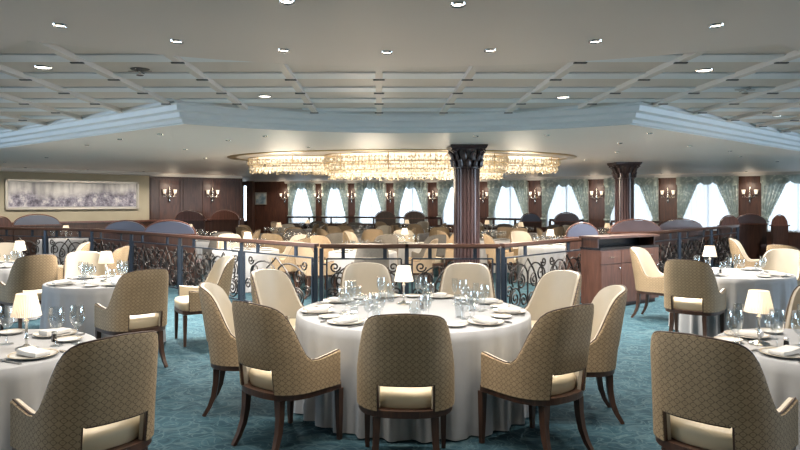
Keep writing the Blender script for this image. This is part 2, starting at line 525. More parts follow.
# soffit and picture-wall crown
d = (Vector(LW1) - Vector(LW0)).normalized(); nrm = Vector((d.y, -d.x))
m = MB()
a = Vector(LW0) - d * 1.0; b = Vector(LW1)
for off, wdt, z0 in ((.35, .70, 2.49), (.62, .55, 2.52)):
    m.bar(a + nrm * off, b + nrm * off, wdt, z0, ZI - .002)
struct('trim_5', m, 'soffit_paint', smooth=False)
m = MB(); d2 = (Vector(LW2) - Vector(LW1)).normalized(); n2 = Vector((d2.y, -d2.x))
m.bar(Vector(LW1) + n2 * .1, Vector(LW2) + n2 * .1, .16, 2.47, ZI - .001)
struct('trim_6', m, 'soffit_paint', smooth=False)
# panels on the dark wall: raised frames
m = MB(); L = (Vector(LW2) - Vector(LW1)).length
for i in range(3):
    for f in (.05, .95):
        p = Vector(LW1) + d2 * (L * (i + f) / 3) + n2 * .09
        q = p + d2 * .05; m.bar(p, q, .04, .3, 2.4)
    p = Vector(LW1) + d2 * (L * (i + .05) / 3) + n2 * .09; q = Vector(LW1) + d2 * (L * (i + .95) / 3) + n2 * .09
    for z in (.3, 1.0, 2.38): m.bar(p, q, .04, z, z + .05)
struct('trim_7', m, 'dark_wood', smooth=False)
# red-brown flat panels behind the sconces
m = MB()
for f in (.2, .66):
    p = Vector(LW1) + d2 * (L * (f - .10)) + n2 * .085; q = Vector(LW1) + d2 * (L * (f + .10)) + n2 * .085
    m.bar(p, q, .03, 1.05, 2.38)
struct('trim_8', m, 'red_wood', smooth=False)

# ---------------- window wall (pilaster, window, pilaster, ...)
PIL = [(-3.92, 27.4), (-2.47, 27.2), (-1.076, 26.9), (.528, 26.4), (2.2, 25.6), (4.0, 24.5), (5.66, 23.3), (7.45, 22.1), (9.32, 20.9), (11.2, 19.6), (13.2, 18.2)]
wall('wall_recess', [(-6.4, 27.6), (-5.80, 27.6)], 0, ZI, 'dark_wood')
wall('wall_recess_panel', [(-5.50, 27.6), (-3.92, 27.4)], 0, ZI, 'red_wood')
m = MB(); m.bar((-5.80, 27.6), (-5.50, 27.6), .16, 0, .9); m.bar((-5.80, 27.6), (-5.50, 27.6), .16, 2.38, ZI)
struct('wall_recess_sill', m, 'dark_wood', smooth=False)
m = MB(); m.bar((-5.80, 27.6), (-5.74, 27.6), .06, .9, 2.38); m.bar((-5.55, 27.6), (-5.5, 27.6), .06, .9, 2.38)
w = struct('window_1', m, 'dark_wood', smooth=False)
obj('window_pane', MB().box((-5.65, 27.6, 1.64), (.2, .01, 1.46)), 'window_glass', w, smooth=False)
wall('wall_recess_pier', [(-5.50, 27.2), (-5.24, 27.2)], 0, ZI, 'dark_wood', .5)
WIN = []
wm = MB(); lm = MB(); pm = MB()
def pil_half(i):
    ps = [(Vector(PIL[j + 1]) - Vector(PIL[j])).length for j in (max(0, i - 1), min(len(PIL) - 2, i))]
    return .165 * sum(ps) / 2
crn = MB()
for i in range(len(PIL)):
    a = Vector(PIL[max(0, i - 1)]); b = Vector(PIL[min(len(PIL) - 1, i + 1)])
    t = (b - a).normalized(); nn = Vector((t.y, -t.x)); c = Vector(PIL[i]); h = pil_half(i)
    pm.bar(c - t * h, c + t * h, .24, 0, ZI)
    if i:
        A = Vector(PIL[i - 1]); Bv = Vector(PIL[i]); u = (Bv - A).normalized(); un = Vector((u.y, -u.x))
        p, q = A + u * pil_half(i - 1), Bv - u * pil_half(i)
        wm.bar(p, q, .14, 0, .80); lm.bar(p, q, .14, 2.36, ZI)
        crn.bar(A + un * .16, Bv + un * .16, .20, ZI - .05, ZI - .001); crn.bar(A + un * .12, Bv + un * .12, .14, ZI - .10, ZI - .05)
        WIN.append((p, q, u, un))
struct('wall_window_base', wm, 'red_wood', smooth=False)
struct('wall_window_lintel', lm, 'red_wood', smooth=False)
struct('wall_window_piers', pm, 'red_wood', smooth=False)
struct('trim_9', crn, 'soffit_paint', smooth=False)
for i, (p, q, u, un) in enumerate(WIN):
    L = (q - p).length; mid = (p + q) / 2; ang = math.atan2(u.y, u.x)
    m = MB()
    m.box((-L / 2 + .025, 0, 1.58), (.05, .08, 1.56)); m.box((L / 2 - .025, 0, 1.58), (.05, .08, 1.56))
    m.box((0, 0, .82), (L, .08, .05)); m.box((0, 0, 2.335), (L, .08, .05)); m.box((0, 0, 1.58), (.035, .06, 1.5))
    w = struct('window_%d' % (i + 2), m, 'rib_paint', smooth=False)
    w.location = (mid.x, mid.y, 0); w.rotation_euler = (0, 0, ang)
    obj('window_pane', MB().box((0, 0, 1.58), (L - .08, .008, 1.50)), 'window_glass', w, smooth=False)

WIN_NAMES = ['first window after the dark recess', 'second window after the dark recess', 'third window after the dark recess', 'window just before the tall wine-dark column row',
             'window half hidden by the big fluted column', 'first window beyond the big fluted column', 'window just before the slimmer column',
             'window just past the slimmer column', 'wide window between the last two wall lights seen', 'last wide window at the picture edge']
WIN_NAMES[3] = 'fourth window after the dark recess'
def drapes(i, p, q, u, un):
    L = (q - p).length + .18; mid = (p + q) / 2 + un * .20
    e = thing('curtain', 'grey-green damask drapes and white sheer at ' + WIN_NAMES[i], 'curtain', (mid.x, mid.y, 0), math.atan2(u.y, u.x), 'window curtains')
    m = MB(); rows = []
    for zi in range(2):
        rows.append([((-.5 + k / 60) * L, .10 + .034 * sin(k * 1.35) + .014 * sin(k * .6), (.80, 2.40)[zi]) for k in range(61)])
    m.grid(rows); obj('sheer', m, 'sheer_voile', e)
    for s in (-1, 1):
        m = MB(); rows = []
        for r in range(23):
            z = .80 + (2.44 - .80) * r / 22
            t = max(0.0, (z - 1.10) / (2.44 - 1.10))
            inner = .085 + .31 * t             # fraction of width covered
            if z < 1.10: inner = .085 + .03 * (1.10 - z)
            row = []
            for k in range(19):
                f = k / 18
                xx = -.5 + inner * f
                pl = .030 * sin(f * 6 * 2 * PI) * (.5 + .5 * t)
                row.append((-s * xx * L * -1 * -1, -.02 + pl - .05 * f * t, z))
            rows.append(row)
        m.grid(rows); o = obj('drape', m, 'drape_damask', e)
        tb = MB().box((s * (.5 - .05) * L, -.045, 1.10), (.13 * L, .05, .06)); obj('tieback', tb, 'drape_damask', o, smooth=False)
    m = MB(); rows = []
    nk = 72
    for r in range(7):
        row = []
        for k in range(nk + 1):
            f = k / nk; ph = f * 5
            sc = abs(sin(ph * PI)) ** .6
            bot = 2.30 - .10 * sc - .05 * (abs(f - .5) * 2) ** 2
            z = 2.47 + (bot - 2.47) * r / 6
            row.append(((f - .5) * L * 1.02, -.09 - .03 * sc * r / 6 + .012 * sin(f * 60), z))
        rows.append(row)
    m.grid(rows); obj('valance', m, 'drape_damask', e)
for i, wdat in enumerate(WIN): drapes(i, *wdat)

# ---------------- columns
def column(x, y, label_n):
    e = bpy.data.objects.new('column', None); COL.objects.link(e); e['kind'] = 'structure'; e.location = (x, y, 0)
    n = 176; ring = []
    def rr(k):
        a = 2 * PI * k / n
        return .208 - .022 * max(0, cos(a * 22)) ** .5
    rings = []
    for z, s in ((.30, 1.0), (.34, 1.0), (ZI - .36, .985)):
        rings.append([(rr(k) * s * cos(2 * PI * k / n), rr(k) * s * sin(2 * PI * k / n), z) for k in range(n)])
    obj('column_shaft', MB().loft(rings), 'column_wood', e, angle=25)
    m = MB(); m.box((0, 0, .06), (.56, .56, .12)); m.lathe([(.27, .12), (.28, .16), (.25, .20), (.235, .22), (.25, .26), (.215, .30)], 32)
    obj('column_base', m, 'column_wood', e)
    m = MB()
    m.lathe([(.205, ZI - .375), (.225, ZI - .365), (.225, ZI - .345), (.20, ZI - .335), (.205, ZI - .2), (.24, ZI - .09), (.262, ZI - .06)], 32)
    sq = lambda h, z: [(h * x_, h * y_, z) for x_, y_ in ((-1, -1), (-.5, -.93), (0, -.9), (.5, -.93), (1, -1), (.93, -.5), (.9, 0), (.93, .5), (1, 1), (.5, .93), (0, .9), (-.5, .93), (-1, 1), (-.93, .5), (-.9, 0), (-.93, -.5))]
    m.loft([sq(.255, ZI - .07), sq(.28, ZI - .045), sq(.28, ZI - .03), sq(.288, ZI - .028), sq(.288, ZI - .001)])
    cap = obj('column_capital', m, 'column_wood', e, angle=30)
    for row, (z0, h, out) in enumerate(((ZI - .34, .13, .05), (ZI - .24, .15, .075))):
        m = MB()
        for k in range(12):
            a = 2 * PI * (k + .5 * row) / 12
            pts = []
            for t in range(6):
                f = t / 5; r = .205 + .015 + out * f ** 2.2
                z = z0 + h * (f if f < .9 else .86)
                pts.append((r * cos(a), r * sin(a), z))
            m.tube(pts, [.030, .036, .034, .028, .020, .012], 6)
        obj('acanthus_leaves', m, 'column_wood', cap)
    m = MB()
    for k in range(4):
        a = PI / 4 + k * PI / 2
        for s in (-1, 1):
            pts = []
            for t in range(14):
                th = t / 13 * 2.2 * PI; r = .05 * (1 - t / 16)
                rad_ = .30 + r * cos(th) - .01
                pts.append((rad_ * cos(a + s * .10), rad_ * sin(a + s * .10), ZI - .105 + r * sin(th)))
            m.tube(pts, .014, 5)
    obj('volutes', m, 'column_wood', cap)
column(1.39, 10.3, 'near'); column(5.51, 14.6, 'far')

# ================================================================== CEILING LAMPS
def build_downlight(r=.032):
    e = thing('downlight', None, None)
    obj('trim_ring', MB().lathe([(r, -.002), (r + .004, -.010), (r + .010, -.010), (r + .013, 0)], 24), 'chrome', e)
    obj('lens', MB().lathe([(0.0005, -.003), (r, -.003)], 24), 'lamp_lens', e)
    return e
dW = (Vector(LW1) - Vector(LW0)).normalized(); nW = Vector((dW.y, -dW.x))
K_dl = Kind(build_downlight); K_dl2 = Kind(lambda: build_downlight(.062)); K_dl3 = Kind(lambda: build_downlight(.024))
def dl_light(x, y, z, w, r=.06):
    d = bpy.data.lights.new('downlight_lamp', 'AREA'); d.shape = 'DISK'; d.size = 2 * r
    d.energy = w; d.color = DOWNLIGHT_COL; d.spread = rad(150)
    o = bpy.data.objects.new('downlight_lamp', d); o.location = (x, y, z - .013); COL.objects.link(o); return o
def on_ceiling(x, y, z): 
    Y = FPX * (z - CAMH) / (CY - y); return px(x, Y), Y
NEAR = [(60, 25, 'over the near table beside the framed-picture end'), (177, 41, 'just outside the coffers, second across the near ceiling'), (287, 1, 'at the very top edge above the middle'),
        (284, 50, 'just before the coffers above the front chairs'), (458, 4, 'at the top edge above the lectern-side chair'), (387, 52, 'in line with the middle ceiling rib'),
        (490, 50, 'just before the coffers above the fluted column'), (595, 41, 'just outside the coffers above the sideboard'), (716, 25, 'outside the coffer corner nearest the sideboard')]
NEAR[4] = (458, 4, 'at the top edge above the fluted column')
for x, y, d in NEAR:
    X, Y = on_ceiling(x, y, ZC)
    K_dl.place((X, Y, ZC), 0, 'small round downlight in the flat ceiling, ' + d, 'ceiling light', 'downlights in the flat ceiling')
    dl_light(X, Y, ZC, DOWNLIGHT_W * (1.3 if y >= 50 else 1.0))
for x, y, d in [(43, 67, 'in the coffers at the picture-wall corner'), (265, 96, 'in the coffers beside the middle bays'), (563, 97, 'in the coffers above the slim column'), (704, 70, 'in the coffers at the sideboard corner'), (775, 116, 'deep in the coffers toward the wide windows')]:
    X, Y = on_ceiling(x, y, ZP)
    K_dl2.place((X, Y, ZP), 0, 'large round bright downlight set ' + d, 'ceiling light', 'downlights in the coffers')
    dl_light(X, Y, ZP, DOWNLIGHT_W * 1.3)
FARL = [(185, 149), (160, 134), (120, 139), (87, 145), (228, 140), (308, 147), (265, 136), (476, 136), (547, 135), (620, 143), (617, 152), (650, 133), (690, 146), (730, 151), (585, 160), (205, 158)]
for i, (x, y) in enumerate(FARL):
    X, Y = on_ceiling(x, y, ZI)
    if Y > 26: continue
    K_dl3.place((X, Y, ZI), 0, 'tiny added downlight in the lower ceiling around the chandelier', 'ceiling light', 'tiny downlights in the lower ceiling')
    dl_light(X, Y, ZI, FAR_W, .04)
for X, Y in ((7.0, 12.6), (8.7, 14.2), (10.2, 15.6), (-6.6, 12.9), (-8.3, 14.4)):  # extra downlights added to brighten the dark sides and banquettes
    K_dl3.place((X, Y, ZI), 0, 'tiny added downlight in the lower ceiling around the chandelier', 'ceiling light', 'tiny downlights in the lower ceiling')
    dl_light(X, Y, ZI, 60.0, .04)
# wall washers added to brighten the window wall and the painting wall
for i in range(10):
    a_, b_ = Vector(PIL[i]), Vector(PIL[i + 1]); u_ = (b_ - a_).normalized(); c_ = Vector(PIL[i]) + Vector((u_.y, -u_.x)) * 1.15
    K_dl3.place((c_.x, c_.y, ZI), 0, 'tiny added downlight in the lower ceiling before the window piers', 'ceiling light', 'tiny added downlights before the window piers')
    dl_light(c_.x, c_.y, ZI, WASH_W, .04)
for f_ in (.18, .42, .66, .90, 1.14, 1.34):
    q_ = Vector(LW0).lerp(Vector(LW1), f_) if f_ <= 1 else Vector(LW1).lerp(Vector(LW2), (f_ - 1) * 2.2)
    nn_ = nW if f_ <= 1 else n2
    c_ = q_ + nn_ * 1.15
    K_dl3.place((c_.x, c_.y, ZI), 0, 'tiny added downlight in the lower ceiling before the painting wall', 'ceiling light', 'tiny added downlights before the painting wall')
    dl_light(c_.x, c_.y, ZI, WASH_W, .04)
# the same lamps carry on above and behind the camera
for X in (-6.5, -3.9, -1.3, 1.3, 3.9, 6.5):
    for Y in (.4, 2.3):
        K_dl.place((X, Y, ZC), 0, 'small round chrome downlight in the flat ceiling above the camera', 'ceiling light', 'downlights above the camera')
        dl_light(X, Y, ZC, DOWNLIGHT_W * .6)
for X, Y in ((-9.5, 5.5), (-8.5, 3.0), (9.5, 5.5), (8.5, 3.0), (-5.5, 5.2), (5.8, 5.2), (-10.5, 9.0), (10.5, 9.0)):
    K_dl.place((X, Y, ZC), 0, 'small round chrome downlight in the flat ceiling beyond the side tables', 'ceiling light', 'downlights beyond the side tables')
    dl_light(X, Y, ZC, DOWNLIGHT_W)
def build_sprinkler():
    e = thing('sprinkler', None, None)
    obj('plate', MB().lathe([(.0005, -.012), (.07, -.010), (.08, 0)], 20), 'dark_grey', e)
    m = MB().lathe([(.012, -.05), (.012, -.01)], 10); m.lathe([(.0005, -.055), (.03, -.055), (.03, -.048), (.0005, -.048)], 12)
    for k in range(4):
        a = k * PI / 2; m.box((.05 * cos(a), .05 * sin(a), -.018), (.10, .012, .008), a)
    obj('nozzle', m, 'chrome', e); return e
K_sp = Kind(build_sprinkler)
for x, y, d in ((140, 69, 'picture-wall'), (745, 88, 'sideboard')):
    X, Y = on_ceiling(x, y, ZP); K_sp.place((X, Y, ZP), 0, 'small dark ceiling sprinkler in a coffer panel on the %s side' % d, 'sprinkler')

# ---------------- chandelier
def chandelier():
    e = thing('chandelier', 'very large oval brass chandelier with tiers of glowing crystal rods', 'chandelier', (.45, 13.1, 0))
    n = 72; m = MB()
    m.lathe([(3.30, ZI - .001), (3.30, ZI - .012), (3.36, ZI - .02), (3.46, ZI - .016), (3.48, ZI - .001)], 96)
    m.xform(Matrix.Diagonal((1, .62, 1, 1)))
    obj('ceiling_ring', m, 'brass', e)
    RINGS = [('drum', (-1.65, .1), 1.45, .85, [(ZI - .015, .15), (2.40, .14)]),
             ('drum', (.25, -.85), 1.72, .85, [(ZI - .015, .18), (2.39, .17), (2.245, .14)]),
             ('drum', (1.75, .1), 1.45, .85, [(ZI - .015, .15), (2.40, .14)]),
             ('drum', (.0, .9), 1.9, .8, [(ZI - .015, .15), (2.40, .13)])]
    for nm, (cx, cy), ra, rb, tiers in RINGS:
        d = MB()
        for zt, ln in tiers:
            pts = [(cx + ra * cos(2 * PI * k / n), cy + rb * sin(2 * PI * k / n), zt + .004) for k in range(n)]
            d.tube(pts, .007, 6, closed=True)
        for k in range(10):
            a = 2 * PI * k / 10
            d.tube([(cx + ra * cos(a), cy + rb * sin(a), ZI), (cx + ra * cos(a), cy + rb * sin(a), tiers[-1][0])], .008, 5)
        f = obj('drum_frame', d, 'brass', e)
        core = MB()
        zb = tiers[-1][0] - tiers[-1][1] * .75
        for ins_ in (.10, .22, .38):
            for zt, ln in tiers:
                core.tube([(cx + (ra - ins_) * cos(2 * PI * k / 48), cy + (rb - ins_) * sin(2 * PI * k / 48), zt - ln * .45) for k in range(48)], .016, 6, closed=True)
        obj('light_core', core, 'chandelier_glow', f)
        cr = MB()
        for ti, (zt, ln) in enumerate(tiers):
            N = int(84 * (ra + rb) / 2)
            for lay in range(4):
                for k in range(N):
                    a = 2 * PI * (k + .25 * lay + RND.uniform(-.3, .3)) / N
                    dr = -.045 * lay - .05 * ti + RND.uniform(-.03, .03)
                    x, y = cx + (ra + dr) * cos(a), cy + (rb + dr) * sin(a)
                    top = zt - RND.uniform(.0, .05); end = zt - ln * RND.uniform(.72, 1.12)
                    while top > end + .02:
                        l = min(RND.uniform(.05, .10), top - end + .01); w = RND.uniform(.011, .021)
                        ph = RND.uniform(0, PI)
                        vs = [(x, y, top)]
                        for q in range(4): vs.append((x + w * cos(ph + q * PI / 2), y + w * sin(ph + q * PI / 2), top - l * .6))
                        vs.append((x, y, top - l))
                        cr.add(vs, [(0, 2, 1), (0, 3, 2), (0, 4, 3), (0, 1, 4), (5, 1, 2), (5, 2, 3), (5, 3, 4), (5, 4, 1)])
                        top -= l + .006
        c = obj('crystal_fringe', cr, 'crystal', f, smooth=False); c['kind'] = 'stuff'
        for k in range(2):
            a = 2 * PI * k / 2 + .3
            pl = bpy.data.lights.new('chandelier_lamp', 'POINT'); pl.energy = 80; pl.color = (1.0, .84, .64); pl.shadow_soft_size = .35
            lo = bpy.data.objects.new('chandelier_lamp', pl); lo.location = (.45 + cx + ra * .5 * cos(a), 13.1 + cy + rb * .5 * sin(a), zb - .12); COL.objects.link(lo)
chandelier()

# ================================================================== WALL THINGS
def build_sconce():
    e = thing('wall_sconce', None, None)
    m = MB(); m.lathe([(.0005, -.20), (.014, -.19), (.03, -.14), (.016, -.09), (.028, -.05), (.045, 0), (.03, .06), (.014, .10), (.022, .14), (.012, .20), (.014, .26), (.0005, .31)], 14, (0, -.06, 0))
    obj('stem', m, 'chrome', e)
    obj('backplate', MB().lathe([(.0005, .03), (.05, .025), (.06, 0)], 20).xform(Matrix.Rotation(PI / 2, 4, 'X')), 'brass', e)
    for s in (-1, 1):
        m = MB(); pts = []
        for t in range(12):
            f = t / 11
            pts.append((s * .165 * f, -.08 - .05 * sin(f * PI), .02 - .075 * sin(f * PI * 1.15) + .05 * f))
        m.tube(pts, .010, 6); m.lathe([(.0005, -.03), (.028, -.02), (.035, 0), (.02, .01)], 12, (s * .165, -.08, .07))
        a = obj('arm', m, 'chrome', e)
        obj('candle_shade', MB().lathe([(.036, .0), (.052, .10), (.058, .125), (.054, .125), (.033, .0)], 16, (s * .165, -.08, .085)), 'sconce_shade', a)
        dm = MB()
        for q in (-.02, .02): dm.lathe([(.0005, -.06), (.010, -.035), (.0005, 0)], 6, (s * .165 + q, -.08, .03))
        obj('crystal_drop', dm, 'crystal', a)
    pl = bpy.data.lights.new('sconce_lamp', 'POINT'); return e
K_sc = Kind(build_sconce)
def sconce(x, y, z, rz, desc):
    K_sc.place((x, y, z), rz, 'two-armed crystal wall light with white shades ' + desc, 'wall light', 'two-armed wall lights')
    pl = bpy.data.lights.new('sconce_lamp', 'POINT'); pl.energy = 5.0; pl.color = (1, .82, .62); pl.shadow_soft_size = .1
    o = bpy.data.objects.new('sconce_lamp', pl); q = Vector((0, -.30, .32)); q.rotate(Matrix.Rotation(rz, 3, 'Z')); o.location = (x + q.x, y + q.y, z + q.z); COL.objects.link(o)
SN = ['between the small seascape and the first window', 'between the first and second windows', 'between the second and third windows', 'between the third and fourth windows', 'on the pier just before the big fluted column',
      'on the pier just past the big fluted column', 'on the pier midway between the two columns', 'on the pier touching the slimmer column', 'on the wide pier past the slimmer column', 'on the wide pier nearest the last window']
for i in range(10):
    a = Vector(PIL[max(0, i - 1)]); b = Vector(PIL[i + 1]); t = (b - a).normalized(); nn = Vector((t.y, -t.x)); c = Vector(PIL[i]) + nn * .122
    sconce(c.x, c.y, 1.84, math.atan2(t.y, t.x), SN[i])
for f, nm in ((.2, 'on the dark panelling nearest the large painting'), (.66, 'on the dark panelling nearest the corner recess')):
    c = Vector(LW1) + d2 * ((Vector(LW2) - Vector(LW1)).length * f) + n2 * .102
    sconce(c.x, c.y, 1.86, math.atan2(d2.y, d2.x), nm)
# large painting
dW = (Vector(LW1) - Vector(LW0)).normalized(); nW = Vector((dW.y, -dW.x))
def wall_at(pxx):
    k = (pxx - CX) / FPX   # X = k*Y
    # LW0 + t*d ; x = k*y
    t = (k * LW0[1] - LW0[0]) / (dW.x - k * dW.y); return t
t0, t1 = wall_at(4), wall_at(137)
mid = Vector(LW0) + dW * ((t0 + t1) / 2) + nW * .085; wd = t1 - t0
z0, z1 = 1.475, 2.285
e = thing('framed_painting', 'long pale abstract painting in a silver frame on the olive wall', 'painting', (mid.x, mid.y, 0), math.atan2(dW.y, dW.x))
fr = MB(); fw = .055
fr.box((0, -.03, z1 - fw / 2), (wd, .06, fw)); fr.box((0, -.03, z0 + fw / 2), (wd, .06, fw))
fr.box((-wd / 2 + fw / 2, -.03, (z0 + z1) / 2), (fw, .06, z1 - z0)); fr.box((wd / 2 - fw / 2, -.03, (z0 + z1) / 2), (fw, .06, z1 - z0))
obj('frame', fr, 'frame_silver', e, smooth=False)
obj('mount', MB().box((0, -.012, (z0 + z1) / 2), (wd - .1, .02, z1 - z0 - .1)), 'napkin_linen', e, smooth=False)
obj('canvas', MB().box((0, -.02, (z0 + z1) / 2), (wd - .16, .03, z1 - z0 - .15)), 'abstract_canvas', e, smooth=False)
# small seascape in the recess
e = thing('framed_seascape', 'small framed seascape on the brown panelling of the far recess', 'painting', (-4.98, 27.43, 0), math.atan2(-.2, 1.58))
m = MB(); m.box((0, -.015, 1.84), (.50, .03, .52)); obj('frame', m, 'frame_silver', e, smooth=False)
obj('canvas', MB().box((0, -.035, 1.84), (.42, .012, .44)), 'seascape_canvas', e, smooth=False)

# ================================================================== FURNITURE BUILDERS
# ---- armchair ----
def chair_curve():
    a, b, n = .285, .275, 2.6
    half = [(a, .185 - .205 * i / 6) for i in range(6)]
    for i in range(15):
        ph = (PI / 2) * i / 14
        half.append((a * max(0, cos(ph)) ** (2 / n), -.02 - b * sin(ph) ** (2 / n)))
    # insert the opening boundary x=.165
    out = []
    for p, q in zip(half[:-1], half[1:]):
        out.append(p)
        if p[0] > .165 > q[0]:
            f = (p[0] - .165) / (p[0] - q[0]); out.append((.165, p[1] + f * (q[1] - p[1])))
    out.append(half[-1])
    right = out; left = [(-x, y) for x, y in reversed(out[:-1])]
    return right + left     # right arm tip -> back -> left arm tip
CURVE = chair_curve()
SEG = [0.0]
for p, q in zip(CURVE[:-1], CURVE[1:]): SEG.append(SEG[-1] + math.hypot(q[0] - p[0], q[1] - p[1]))
LEN = SEG[-1]
KEYS = [(0, .640), (.15, .622), (.34, .606), (.41, .616), (.46, .67), (.51, .765), (.56, .872), (.61, .94), (.68, .976), (.77, .992), (.89, 1.0), (1, 1.004)]
def key_interp(K, s):
    for (a, va), (b, vb) in zip(K[:-1], K[1:]):
        if a <= s <= b:
            return va + (vb - va) * (s - a) / (b - a)
    return K[-1][1]
def top_at(s):
    return sum(key_interp(KEYS, min(1, max(0, s + d_))) for d_ in (-.03, -.015, 0, .015, .03)) / 5
def sm(x, a, b):
    t = min(1, max(0, (x - a) / (b - a))); return t * t * (3 - 2 * t)
def cpoint(i, off, z):
    x, y = CURVE[i]
    p0 = CURVE[max(0, i - 1)]; p1 = CURVE[min(len(CURVE) - 1, i + 1)]
    tx, ty = p1[0] - p0[0], p1[1] - p0[1]; l = math.hypot(tx, ty); nx, ny = -ty / l, tx / l
    if nx * x + ny * (y + .02) < 0: nx, ny = -nx, -ny
    s = 1 - abs(2 * SEG[i] / LEN - 1)
    lean = max(0, z - .45) * .16 * sm(s, .25, .8)
    flare = 1 - .035 * max(0, z - .55) * sm(s, .3, .6)
    return ((x + nx * off) * flare, y + ny * off - lean, z)
SH0, SH1 = .405, .57
def shell(o_out, o_in, tdrop=0.0, uv=False):
    n = len(CURVE); rows = 9
    m = MB(); m.uv = [] if uv else None
    def zat(i, r):
        s = 1 - abs(2 * SEG[i] / LEN - 1); t = top_at(s) - tdrop
        return SH0 if r == 0 else SH1 + (t - SH1) * (r - 1) / (rows - 1)
    idx = {}
    for side, off in ((0, o_out), (1, o_in)):
        for i in range(n):
            for r in range(rows + 1):
                z = zat(i, r); o = off
                if r == rows:
                    z -= .004 if abs(off) > .018 else 0
                    o = off * .8
                idx[(side, i, r)] = len(m.v); m.v.append(cpoint(i, o, z))
                if uv: m.uv.append((SEG[i] - LEN / 2, z))
    def live(i, r):
        if not (0 <= i < n - 1 and 0 <= r < rows): return False
        if r == 0 and abs((CURVE[i][0] + CURVE[i + 1][0]) / 2) < .165 and CURVE[i][1] < -.1: return False
        return True
    for i in range(n - 1):
        for r in range(rows):
            if not live(i, r): continue
            q = lambda sd, a, b: idx[(sd, i + a, r + b)]
            m.f.append((q(0, 0, 0), q(0, 0, 1), q(0, 1, 1), q(0, 1, 0)))
            m.f.append((q(1, 0, 0), q(1, 1, 0), q(1, 1, 1), q(1, 0, 1)))
            if not live(i - 1, r): m.f.append((q(0, 0, 0), q(1, 0, 0), q(1, 0, 1), q(0, 0, 1)))
            if not live(i + 1, r): m.f.append((q(0, 1, 1), q(1, 1, 1), q(1, 1, 0), q(0, 1, 0)))
            if not live(i, r - 1): m.f.append((q(0, 0, 0), q(0, 1, 0), q(1, 1, 0), q(1, 0, 0)))
            if not live(i, r + 1): m.f.append((q(0, 0, 1), q(1, 0, 1), q(1, 1, 1), q(0, 1, 1)))
    return m
def seat_outline(a, b, yf, af, n=40):
    pts = []
    for i in range(n // 2 + 1):            # back half: right -> back -> left
        ph = PI * i / (n // 2)
        c, s_ = cos(ph), sin(ph)
        pts.append((a * math.copysign(abs(c) ** (2 / 2.6), c), -.02 - b * abs(s_) ** (2 / 2.6)))
    pts += [(-a, .10), (-af, .19), (-af, yf - .05), (-af + .04, yf - .012), (-af * .5, yf + .006), (0, yf + .01), (af * .5, yf + .006), (af - .04, yf - .012), (af, yf - .05), (af, .19), (a, .10)]
    return pts
def build_chair(outer='lattice_fabric', inner='cream_leather', seatm='seat_leather', lite=False):
    e = thing('armchair', None, None)
    obj('backrest', shell(.024, 0.0, uv=True), outer, e, angle=50)
    obj('back_lining', shell(0.0005, -.024, -.002), inner, e, angle=50)
    m = MB(); pts = []
    for i in range(len(CURVE)):
        s = 1 - abs(2 * SEG[i] / LEN - 1); pts.append(cpoint(i, .0105, top_at(s) + .0015))
    for zz in (.62, .5, .42): pts.append((pts[-1][0], pts[-1][1], zz))
    for zz in (.62, .5, .42): pts.insert(0, (pts[0][0], pts[0][1], zz))
    m.tube(pts, .0048, 6); obj('piping', m, 'piping', e)
    m = MB(); ins = [i for i in range(len(CURVE)) if abs(CURVE[i][0]) < .166 and CURVE[i][1] < -.1]
    pts = [cpoint(ins[0], .012, .408)] + [cpoint(i, .012, SH1) for i in ins] + [cpoint(ins[-1], .012, .408)]
    m.tube(pts, .0105, 4, phase=PI / 4); obj('opening_trim', m, 'chair_wood', e, angle=20)
    m = MB(); out = seat_outline(.255, .238, .262, .272)
    rings = []
    for sc, z in ((.96, .406), (.99, .416), (1.0, .455), (1.01, .475), (.99, .493), (.93, .509), (.78, .520), (.5, .528), (.2, .531)):
        rings.append([(x * sc, (y - .0) * sc, z) for x, y in out])
    m.loft(rings); obj('seat', m, seatm, e, angle=60)
    m = MB(); m.prism([(x, y) for x, y in seat_outline(.297, .287, .262, .290)], .366, .409); obj('seat_frame', m, 'chair_wood', e, angle=30)
    for s in (-1, 1):
        m = MB(); m.tube([(s * .255, .225, .36), (s * .256, .226, .16), (s * .258, .228, 0)], [.032, .026, .019], 4, phase=PI / 4)
        obj('leg', m, 'chair_wood', e, angle=20)
        m = MB(); m.tube([(s * .175, -.240, .36), (s * .178, -.246, .25), (s * .184, -.262, .15), (s * .192, -.292, .07), (s * .20, -.335, 0)], [.034, .030, .027, .023, .019], 4, phase=PI / 4)
        obj('leg', m, 'chair_wood', e, angle=20)
    return e
K_chair = Kind(build_chair)
K_grey = Kind(lambda: build_chair('grey_fabric', 'grey_fabric', 'seat_leather'))
K_tan = Kind(lambda: build_chair('tan_fabric', 'tan_fabric', 'seat_leather'))
def chair(x, y, heading, label, group=None, kind=None):
    (kind or K_chair).place((x, y, 0), -rad(heading), label, 'chair', group)

# ---- tablecloth ----
def cloth_mesh(R, seed, folds):
    rnd = random.Random(seed); n = folds * 9
    ph = [rnd.uniform(0, 2 * PI) for _ in range(4)]
    m = MB(); rings = []
    for r in (.02, .5 * R, R - .03, R - .01): rings.append([(r * cos(2 * PI * k / n), r * sin(2 * PI * k / n), .75) for k in range(n)])
    rings.append([((R) * cos(2 * PI * k / n), (R) * sin(2 * PI * k / n), .744) for k in range(n)])
    H = 12
    for h in range(1, H + 1):
        t = h / H; ring = []
        for k in range(n):
            a = 2 * PI * k / n
            w = sin(folds * a + 1.2 * sin(3 * a + ph[0]) + ph[1]) + .35 * sin((folds * 2 - 3) * a + ph[2])
            r = R + .004 + .012 * t + .030 * (t ** .8) * w * (R / .95) ** .5
            ring.append((r * cos(a), r * sin(a), .735 - (.735 - .012) * t))
        rings.append(ring)
    m.loft(rings, cap0=True, cap1=False)
    return m
